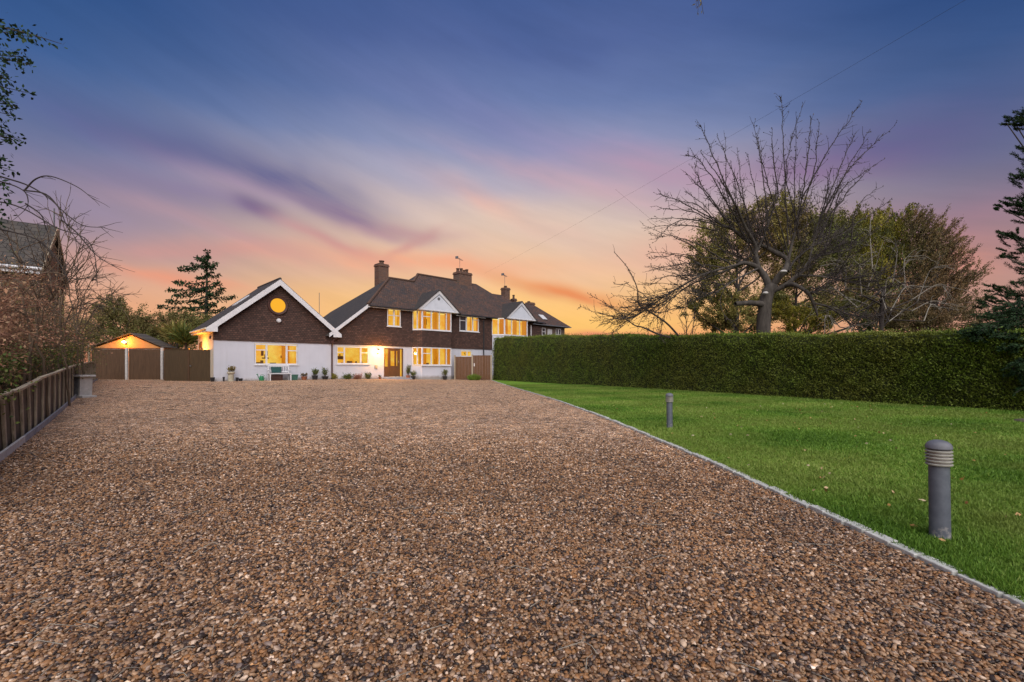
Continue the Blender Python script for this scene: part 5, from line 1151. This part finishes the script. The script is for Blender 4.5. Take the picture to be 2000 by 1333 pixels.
rgT = np.random.default_rng(5)
crown_tree('evergreen_tree', 'dark olive evergreen tree directly behind the bare tree, left of its trunk', 'tree', 1440, 26, 8.0, 0, 'olive', 0, rgT, .22, .17, .5, 22,
    [(1400,470,0,1.5,38),(1440,440,0,1.5,40),(1480,425,.5,1.3,34),(1390,520,0,1.3,30),(1445,510,1,1.7,40),(1500,480,1,1.6,40),(1410,600,0,1.1,24),(1455,585,1,1.2,26),(1380,575,0,1.0,18),(1530,440,.5,1.2,28),(1470,640,1,1.0,16),(1420,640,1,.8,12),(1540,490,1,1.5,34),(1370,500,0,.9,20),(1400,560,0,1.0,24),(1385,625,0,.8,18),(1440,625,0,1.0,24),(1500,600,1,1.1,26),(1350,600,0,.6,10),(1545,420,.5,1.1,26),(1520,400,.5,.8,14),(1520,540,1,1.4,30)])
crown_tree('evergreen_tree', 'broad green bush tree just right of the thick bare trunk', 'tree', 1560, 27, 7.5, 0, 'dkgreen', 0, rgT, .2, .17, .5, 22,
    [(1560,460,0,1.5,34),(1600,500,0,1.7,40),(1560,540,0,1.5,34),(1640,560,0,1.6,36),(1590,600,0,1.5,34),(1640,470,0,1.4,32),(1540,610,0,1.1,24),(1690,600,0,1.4,30),(1650,520,0,1.5,34),(1620,440,0,1.1,26),(1590,440,0,1.1,26),(1570,500,-1,1.3,30),(1640,600,-1,1.2,26),(1520,590,-1,.9,18),(1700,560,0,1.5,34),(1740,610,0,1.3,28)])
crown_tree('yellow_green_tree', 'yellow green conifer behind the pale bare branches', 'tree', 1700, 29, 9.5, 0, 'yellowgreen', 0, rgT, .22, .17, .5, 26,
    [(1690,440,0,1.3,38),(1730,450,0,1.4,40),(1660,460,0,1.3,36),(1700,480,-1,1.6,44),(1750,480,0,1.3,36),(1770,430,0,.9,20),(1720,520,-1,1.5,34),(1640,500,0,1.2,28),(1790,500,0,1.2,28),(1760,530,-1,1.4,32),(1640,450,0,1.1,26),(1600,480,0,1.1,24),(1810,470,0,1.0,22)], updir=.9, plume=1)
crown_tree('rusty_conifer', 'brown plumed conifer leaning right, right of the yellow green tree', 'tree', 1810, 27, 8.5, 0, 'rust', 0, rgT, .22, .16, .4, 30,
    [(1800,440,0,1.1,26),(1830,470,0,1.2,30),(1850,500,0,1.3,36),(1800,520,0,1.5,40),(1870,540,0,1.2,34),(1830,560,0,1.5,40),(1780,570,0,1.5,36),(1870,590,0,1.2,30),(1810,610,0,1.3,30),(1750,600,0,1.3,28)], updir=.8, plume=1, dirx=.75)
crown_tree('russet_bush', 'ochre and green undergrowth bush showing over the hedge by the thick trunk', 'bush', 1570, 23.5, 3.6, 0, 'yellowgreen', 0, rgT, .12, .12, .5, 20,
    [(1530,610,0,.7,24),(1570,615,0,.8,26),(1610,620,0,.8,26),(1650,600,.3,.8,24),(1550,640,0,.7,20),(1600,645,0,.7,20),(1690,630,.3,.7,20),(1740,635,.3,.7,18)])
crown_tree('brown_undergrowth', 'brownish bush over the hedge beneath the rusty conifer', 'bush', 1800, 22.5, 3.6, 0, 'rust', 0, rgT, .12, .12, .5, 20,
    [(1740,620,0,.8,24),(1790,625,0,.8,26),(1830,630,0,.8,26),(1870,620,.3,.9,26),(1910,630,0,.8,22),(1770,645,0,.7,18)])
# right edge conifers, hanging sprays
crown_tree('dark_conifer', 'tall dark conifer with drooping sprays cut by the right edge', 'tree', 2110, 14, 10.5, 0, 'conifer', 0, rgT, .12, .10, .20, 50,
    [(2008,232,0,.42,10),(1985,245,0,.28,7),(1965,240,0,.14,2),(1978,395,0,.25,5),(1955,405,0,.15,3),(1975,460,0,.3,6),(1960,500,.2,.25,4),(1945,565,0,.25,5),(1925,590,0,.3,6),(1940,620,0,.35,7),(2015,300,0,.4,10),(2008,345,0,.4,9),(2030,380,0,.5,12),(1995,400,0,.35,7),(2010,425,0,.4,9),(1992,475,.3,.4,7),(2015,500,0,.5,10),(2005,540,.3,.5,9),(1980,572,0,.5,9),(2010,590,0,.6,12),(1955,582,0,.3,5),(2080,250,0,.6,16),(2090,350,0,.7,20),(2095,480,0,.8,22),(2070,600,0,.8,22)], updir=.12, plume=1, dirx=-.9)
crown_tree('drooping_cypress', 'dark feathery cypress sprawling over the right end of the hedge', 'tree', 2060, 12.2, 3.0, 0, 'conifer', 0, rgT, .14, .11, .3, 30,
    [(1985,620,0,.5,26),(1945,635,0,.4,20),(1985,655,-.4,.4,20),(1970,680,-.6,.25,8),(1995,720,-.9,.3,10),(1920,650,-.1,.3,12),(1900,650,0,.25,8),(2030,650,-.4,.6,30),(2040,740,-1,.5,20)], updir=-.45, plume=1, dirx=-.5)

# pale dead bush with arching branches
def pale_bush():
    rg = np.random.default_rng(12); D = 21.2; bx = (1720-1000)/F*D; root = empty('pale_bare_tree', (bx, D, g1(bx, D)), 0, 'pale dead looking tree with arching whitish branches in front of the conifers', 'tree')
    L_ = []; base = np.array(root.location)
    tr = smooth_line([base, base+np.array((0,0,2.2)), np.array(P(1725,560,D))], 4); L_.append((tr, np.linspace(.14,.08,len(tr))))
    ends = [(1640,500),(1700,430),(1710,490),(1740,470),(1790,500),(1830,520),(1850,560),(1800,560),(1840,610),(1620,560),(1600,520),(1660,590),(1690,640),(1630,640),(1760,620),(1770,560),(1590,600),(1610,650),(1650,650),(1745,575),(1680,520),(1860,600)]
    s2 = []; L2 = []
    for (x, y) in ends:
        e = np.array(P(x, y, D+rg.uniform(-1.2,1.2))); p, _ = at(tr, rg.uniform(.5,1)); m_ = (p+e)/2+np.array((0,0,rg.uniform(.2,.9))); s0 = np.array(P(x+(1705-x)*.42+rg.uniform(-25,25), y+(625-y)*.55+rg.uniform(-15,15), D+rg.uniform(-.8,.8))); m_ = (s0+e)/2+np.array((rg.uniform(-.4,.4),0,rg.uniform(.15,.7))); L2.append((smooth_line([p, (p+s0)/2, s0], 4), np.linspace(.03,.022,9))); q = smooth_line([s0, m_, e], 6); L_.append((q, np.linspace(.024,.009,len(q)))); s2.append(q)
    tw = []
    for q in s2:
        for _ in range(9): p, d = at(q, rg.uniform(.3,1)); s = curve_pts(p, d+rg.normal(size=3)*.6, rg.uniform(.3,1.1), 6, rg, .18, (0,0,-.05)); tw.append((s, np.linspace(.010,.005,7)))
    tubes('trunk', L_[:1]+L2, M['bark2'], root, 6); tubes('branches', L_[1:], M['paletwig'], root, 6); tubes('twigs', tw, M['paletwig'], root, 4)
pale_bush()
# small saplings over the hedge under the broken branch
def sapling(px, D, pytop, label, seed, matn='twig', spread=.5, n=16, group='bare saplings behind the hedge', name='sapling'):
    rg = np.random.default_rng(seed); bx = (px-1000)/F*D; root = empty(name, (bx, D, g1(bx, D)), 0, label, 'sapling', group); base = np.array(root.location); top = np.array(P(px+rg.uniform(-8,8), pytop, D))
    tr = smooth_line([base, (base+top)/2+rg.normal(size=3)*.1, top], 6); L_ = [(tr, np.linspace(.04,.008,len(tr)))]
    for _ in range(n):
        t = rg.uniform(.3,1); p, d = at(tr, t); L = np.linalg.norm(top-base)*spread*(1.15-t)*rg.uniform(.5,1); s = curve_pts(p, d*.7+rg.normal(size=3)*.55+np.array((0,0,.3)), L, 6, rg, .1, (0,0,.05)); L_.append((s, np.linspace(.016,.005,7)))
        for _ in range(4): p2, d2 = at(s, rg.uniform(.2,1)); s3 = curve_pts(p2, d2+rg.normal(size=3)*.5, L*.3, 4, rg, .1); L_.append((s3, np.linspace(.008,.004,5)))
    tubes('stems', L_, M[matn], root, 4); return root
sapling(1338, 24, 560, 'thin bare sapling left of the evergreen crown, tallest of three', 1, n=22)
sapling(1295, 24, 625, 'short bare sapling beside the broken drooping branch', 2)
sapling(1365, 23, 600, 'bare sapling under the left limbs of the large tree', 3, n=20)

# ---- left background
rgL = np.random.default_rng(15)
def conifer_left():
    rg = np.random.default_rng(9); D = 44.0; bx = (401-1000)/F*D; root = empty('cedar_tree', (bx, D, g1(bx, D)), 0, 'sparse dark conifer with tiered branches rising behind the wing roof', 'tree'); base = np.array(root.location); top = np.array(P(405, 488, D))
    tr = smooth_line([base, (base+top)/2, top], 8); th = [(tr, np.linspace(.24,.03,len(tr)))]; C = []; Dr = []
    tips = [(384,500),(373,512),(351,524),(340,548),(328,564),(325,586),(307,595),(424,511),(430,534),(427,548),(437,561),(462,577),(439,599),(340,575),(360,600),(420,590),(450,610),(330,612),(385,540),(415,570),(380,585),(370,560),(398,500),(408,498),(415,522)]
    for (x, y) in tips:
        dd = rg.uniform(-1.6,1.6); e = np.array(P(x, y, D+dd)); zt = min(e[2]+rg.uniform(-.8,.5), top[2]-.2); t = np.clip((zt-base[2])/(top[2]-base[2]), .1, .97); p, _ = at(tr, t); m_ = (p+e)/2+np.array((0,0,-.25)); q = smooth_line([p, m_, e], 5); th.append((q, np.linspace(.06,.012,len(q))))
        L = np.linalg.norm(e-p); n = int(48*L+22); t = rg.random(n)**.7; k = np.minimum((t*(len(q)-1)).astype(int), len(q)-2); pp = q[k]+(q[k+1]-q[k])*(t*(len(q)-1)-k)[:,None]
        w = .04+.055*L*np.sin(np.clip(t,0,1)*3.0); C.append(pp+rg.normal(size=(n,3))*w[:,None]*np.array((1,1,.55))+np.array((0,0,-.10))); Dr.append(rg.normal(size=(n,3))*.6+np.array((0,0,-.35)))
    n = 420; t = rg.uniform(.35, 1, n); pp = base+(top-base)*t[:,None]; C.append(pp+rg.normal(size=(n,3))*(.12+.35*(1-t))[:,None]); Dr.append(rg.normal(size=(n,3)))
    tubes('trunk', th, M['bark2'], root, 6); leaves('crown', np.concatenate(C), np.concatenate(Dr), .26, .13, M['conifer'], root, rg)
conifer_left()
crown_tree('evergreen_mass', 'rounded dark evergreen behind the lit outbuilding, left one', 'tree', 235, 38, 6.0, 0, 'dkgreen', 0, rgL, .2, .20, .5, 22,
    [(200,640,0,1.9,40),(235,615,0,1.6,40),(260,640,0,1.9,44),(285,655,0,1.5,34),(215,600,0,1.0,18),(180,660,0,1.6,30),(250,665,-1,1.2,24)])
crown_tree('evergreen_mass', 'dark evergreen between the outbuilding and the conifer', 'tree', 330, 40, 4.8, 0, 'dkgreen', 0, rgL, .2, .20, .5, 22,
    [(312,655,0,1.6,38),(340,640,0,1.5,40),(370,635,0,1.5,38),(300,665,0,1.2,26),(395,645,0,1.5,32),(345,670,0,1.4,30)])
# spiky yucca like palms
for (px, D, py, lb_) in ((345,33,645,'spiky leaved cordyline left of the wing side wall'),(362,31.5,655,'lower spiky cordyline nearest to the wing side wall')):
    rg = np.random.default_rng(int(px)); v = P(px, py+10, D); e = empty('cordyline', (v.x, v.y, g1(v.x, v.y)), 0, lb_, 'plant', 'spiky plants beside the wing')
    tubes('stem', [(np.array([(v.x,v.y,g1(v.x,v.y)),(v.x+.05,v.y,v.z)]), [.09,.06])], M['bark2'], e, 7)
    n = 520; a = rg.normal(size=(n,3)); a[:,2] = np.abs(a[:,2])*.9+.1; c0 = np.array(v)+rg.normal(size=(n,3))*.18; leaves('leaf_crown', c0, a, 1.0, .075, M['olive' if px < 350 else 'shrubgreen'], e, rg)

# shrubs behind the boundary fence
def shrub(y0, out, h, w, label, twm, lm, green, seed, ntw=760, nlf=15000, ngr=420):
    h *= 1.42
    rg = np.random.default_rng(seed); out += .75+.03*y0; w *= .8; x0 = float(fence_x(y0))-out; e = empty('bare_shrub', (x0, y0, g1(x0, y0)), 0, label, 'shrub', 'twiggy shrubs behind the boundary fence'); base = np.array(e.location)
    L_ = []; ends = []
    for _ in range(ntw//9):
        a = rg.uniform(0,6.28); r = w*.25*rg.random(); b0 = base+np.array((math.cos(a)*r, math.sin(a)*r, 0)); d = np.array((math.cos(a)*rg.uniform(.1,.6), math.sin(a)*rg.uniform(.1,.6), 1)); L = h*rg.uniform(.6,1.08)
        s = curve_pts(b0, d, L, 8, rg, .09, (0,0,-.01)); L_.append((s, np.linspace(.014,.005,9)))
        for _ in range(8):
            p, dd = at(s, rg.uniform(.2,1)); q = curve_pts(p, dd*.6+rg.normal(size=3)*.6, h*rg.uniform(.12,.38), 6, rg, .16, (0,0,-.02)); L_.append((q, np.linspace(.007,.0035,7))); ends.append(q)
            for _ in range(3): p2, d2 = at(q, rg.uniform(.2,1)); q2 = curve_pts(p2, d2+rg.normal(size=3)*.7, h*rg.uniform(.05,.14), 3, rg, .2); L_.append((q2, np.linspace(.005,.003,4))); ends.append(q2)
    tubes('stems', L_, M[twm], e, 4)
    idx = rg.integers(0, len(ends), nlf); C = np.array([ends[i][rg.integers(0, len(ends[i]))] for i in idx])+rg.normal(size=(nlf,3))*.07; leaves('withered_leaves', C, rg.normal(size=(nlf,3))+np.array((0,0,.2)), .055, .026, M[lm], e, rg)
    if green:
        C = []
        for (gx_, gy_, gz_, r_) in green: C.append(base+np.array((gx_+.75,gy_,gz_+.12))+rg.normal(size=(ngr,3))*r_)
        C = np.concatenate(C); leaves('green_leaves', C, rg.normal(size=(len(C),3))+np.array((0,0,.3)), .05, .028, M['shrubgreen'], e, rg)
shrub(5.2, .9, 1.7, 1.3, 'nearest shrub at the left edge, reddish twigs with yellow green leaves drooping over the fence', 'redtwig', 'shrubred', [(.62,.35,.85,.17),(.4,.2,1.0,.2),(.2,.0,1.2,.2)], 41)
shrub(6.9, 1.1, 1.9, 1.4, 'second shrub from the left edge, dense russet twigs', 'redtwig', 'shrubred', [(.55,.3,.95,.14),(.8,-.2,.9,.1)], 42)
shrub(8.8, 1.2, 2.15, 1.5, 'third shrub along the fence, reddish brown thicket', 'redtwig', 'shrubred', [(.6,.3,1.15,.12)], 43)
shrub(11.2, 1.3, 2.5, 1.7, 'brown tangled shrub in the middle of the boundary fence', 'browntwig', 'shrubred', [(.7,.0,1.3,.22),(.9,.5,1.2,.2)], 44)
shrub(13.6, 1.1, 2.5, 1.7, 'olive leafed shrub over the fence left of the stone stand', 'browntwig', 'olive', [(.5,.2,1.5,.35),(.8,.8,1.2,.3),(.2,0,1.9,.3)], 45)
shrub(16.6, 1.1, 2.7, 1.9, 'brown and green shrub behind the stone stand', 'browntwig', 'olive', [(.6,.4,1.7,.4)], 46)
shrub(20.3, .9, 2.8, 2.0, 'pale brown shrub at the far end of the boundary fence', 'browntwig', 'olive', [(.6,.4,1.3,.3)], 47)
shrub(24.5, .6, 2.5, 2.0, 'small leafy shrub reaching over the left end of the closeboard fence', 'browntwig', 'shrubgreen', [(.9,.3,1.2,.3)], 48)
# taller bare young trees among them
def bare_sap(px, py, D, tips, label, seed, r0=.028, matn='browntwig'):
    rg = np.random.default_rng(seed); b = P(px, py, D); root = empty('bare_young_tree', (b.x, b.y, g1(b.x, b.y)), 0, label, 'tree', 'bare young trees at the left'); base = np.array(root.location); L_ = []; tw = []
    for (mx, my, tx, ty, dd) in tips:
        m_ = np.array(P(mx, my, D+dd*.5)); e = np.array(P(tx, ty, D+dd)); q = smooth_line([base+rg.normal(size=3)*.12*np.array((1,1,0)), m_, e], 8); q[2:-1] += rg.normal(size=q[2:-1].shape)*.02; L_.append((q, np.linspace(r0,.007,len(q))))
        for _ in range(13):
            p, d = at(q, rg.uniform(.45,1)); s = curve_pts(p, d*.8+rg.normal(size=3)*.55, rg.uniform(.3,1.3), 6, rg, .12, (0,0,.02)); L_.append((s, np.linspace(.011,.0045,7)))
            for _ in range(3): p2, d2 = at(s, rg.uniform(.2,1)); tw.append((curve_pts(p2, d2+rg.normal(size=3)*.6, rg.uniform(.1,.4), 3, rg, .15), np.linspace(.006,.0035,4)))
    tubes('stems', L_, M[matn], root, 5); tubes('twigs', tw, M['twig'], root, 4)
bare_sap(105, 700, 12.5, [(110,600,118,405,0),(100,580,78,470,.4),(120,600,160,470,-.3),(130,620,200,590,.4),(118,580,140,440,.6),(90,620,40,500,.3)], 'bare young tree in front of the grey roofed left house', 61)
bare_sap(150, 690, 15.5, [(155,610,190,525,0),(160,620,228,570,.5),(150,590,150,480,-.4),(165,640,242,550,.3),(140,600,120,500,.2)], 'bare young tree leaning right above the fence end', 62)
bare_sap(60, 720, 9.5, [(70,600,100,500,0),(50,600,30,470,.3),(80,620,140,540,.2)], 'slender bare young tree near the left edge', 63, .03)

# tall tree just outside the left edge whose leafy twigs and arching stems reach in
def edge_tree():
    rg = np.random.default_rng(3); D = 6.2; bx = -8.3; root = empty('ivy_clad_tree', (bx, 7.0, 0), 0, 'leafy tree mostly outside the left edge, its sprigs and arching stems reaching in', 'tree'); base = np.array((bx, 7.0, 0.)); th = []; C = []; Dr = []
    tr = smooth_line([base, base+np.array((.1,-.2,2.5)), base+np.array((.3,-.5,5.2)), base+np.array((.4,-.6,7.2))], 6); th.append((tr, np.linspace(.2,.05,len(tr))))
    sprigs = [(10,50,-30,60),(60,72,-20,50),(120,86,50,60),(55,112,-20,100),(28,160,-30,140),(62,128,10,110),(55,182,-20,170),(10,190,-30,200),(30,228,-30,210),(22,270,-30,250),(42,275,0,250),(15,310,-30,300),(30,335,-30,320),(10,360,-40,350),(24,400,-40,380),(15,430,-40,400),(5,100,-40,90),(5,240,-40,230),(35,210,-20,190),(-10,40,-60,30),(-10,150,-60,140),(0,180,-60,190),(-5,400,-60,380)]
    for (tx, ty, sx, sy) in sprigs:
        dd = rg.uniform(-.4,.4); e = np.array(P(tx, ty, D+dd)); s = np.array(P(sx-40, sy-5, D+dd)); q = smooth_line([s, (s+e)/2+rg.normal(size=3)*.03, e], 5); th.append((q, np.linspace(.009,.003,len(q))))
        n = 46 if tx < 100 else 14; t = .25+.75*rg.random(n)**.8; k = np.minimum((t*(len(q)-1)).astype(int), len(q)-2); pp = q[k]+(q[k+1]-q[k])*(t*(len(q)-1)-k)[:,None]; C.append(pp+rg.normal(size=(n,3))*.045); Dr.append(rg.normal(size=(n,3))+np.array((.3,0,-.1)))
        n = 50; C.append(s+(e-s)*rg.uniform(-.2,.6,(n,1))+rg.normal(size=(n,3))*.07); Dr.append(rg.normal(size=(n,3)))
    arcs = [[(-60,395),(0,395),(50,410),(110,445),(165,465),(185,500),(190,560)],[(-60,350),(0,355),(45,372),(55,395),(48,412)],[(45,372),(90,380),(120,410),(160,440),(205,445)],[(48,372),(70,350),(100,345),(150,365),(183,390)],[(50,398),(80,420),(90,450)],[(-40,440),(30,455),(75,470),(110,505),(140,560)],[(120,430),(150,455),(190,500),(240,530)],[(0,345),(60,365),(110,400),(130,440),(150,470)]]
    for a in arcs:
        q = smooth_line([np.array(P(x, y, D+.35)) for x, y in a], 5); th.append((q, np.linspace(.012,.004,len(q))))
        for _ in range(5): p, d = at(q, rg.uniform(.3,1)); th.append((curve_pts(p, d+rg.normal(size=3)*.5, rg.uniform(.1,.35), 4, rg, .1), np.linspace(.0045,.002,5)))
    n = 2600; k = rg.integers(0, len(tr), n); aa = rg.uniform(0, 6.28, n); C.append(tr[k]+np.stack([np.cos(aa)*.24, np.sin(aa)*.24, rg.uniform(-.3,.3,n)], -1)+rg.normal(size=(n,3))*.04); Dr.append(rg.normal(size=(n,3)))
    tubes('branches', th, M['twig'], root, 5); leaves('leaves', np.concatenate(C), np.concatenate(Dr), .062, .036, M['conifer'], root, rg)
edge_tree()
# small twig hanging into the top of the view from an overhead branch
rg = np.random.default_rng(2); D = 5.0; v = P(1362, -60, D); e = empty('overhanging_branch', tuple(v), 0, 'tiny dark leafy twig hanging into the sky at the top edge', 'branch')
L_ = []; C = []; Dr = []
for (x, y) in ((1360,12),(1363,24),(1374,28),(1368,6)):
    q = smooth_line([np.array(v), np.array(P(1366, -20, D)), np.array(P(x, y, D))], 5); L_.append((q, np.linspace(.005,.002,len(q)))); C += list(q[6:]+rg.normal(size=(len(q)-6,3))*.008); Dr += list(rg.normal(size=(len(q)-6,3))*.5+np.array((0,0,-1)))
q = smooth_line([np.array(v), np.array(v)+np.array((1.5,.4,.5)), np.array(v)+np.array((4,1,.6))], 5); L_.append((q, np.linspace(.006,.03,len(q))))
tubes('twigs', L_, M['twig'], e, 5); leaves('leaves', np.array(C), np.array(Dr), .045, .016, M['dkgreen'], e, rg)

# overhead cables
def cable(name, a, c, r, label, sag=.3):
    a, c = np.array(a), np.array(c); t = np.linspace(0,1,41)[:,None]; q = a+(c-a)*t; q[:,2] -= sag*4*(t*(1-t))[:,0]; e = tubes(name, [(q, np.full(41, r))], M['cable'], None, 5); tag(e, label, 'cable')
a = P(945, 535, 44.5); c = P(1860, 0, 9.5); dv = (c-a); cable('overhead_cable', a, a+dv*1.25,   .0028, 'long thin cable crossing the sky from the house roof to the upper right', .25)
a = P(1202, 370, 24); c = P(1480, 600, 20.5); cable('branch_cable', a, c, .0036, 'short thin cable slanting down from mid sky into the bare tree', .05)
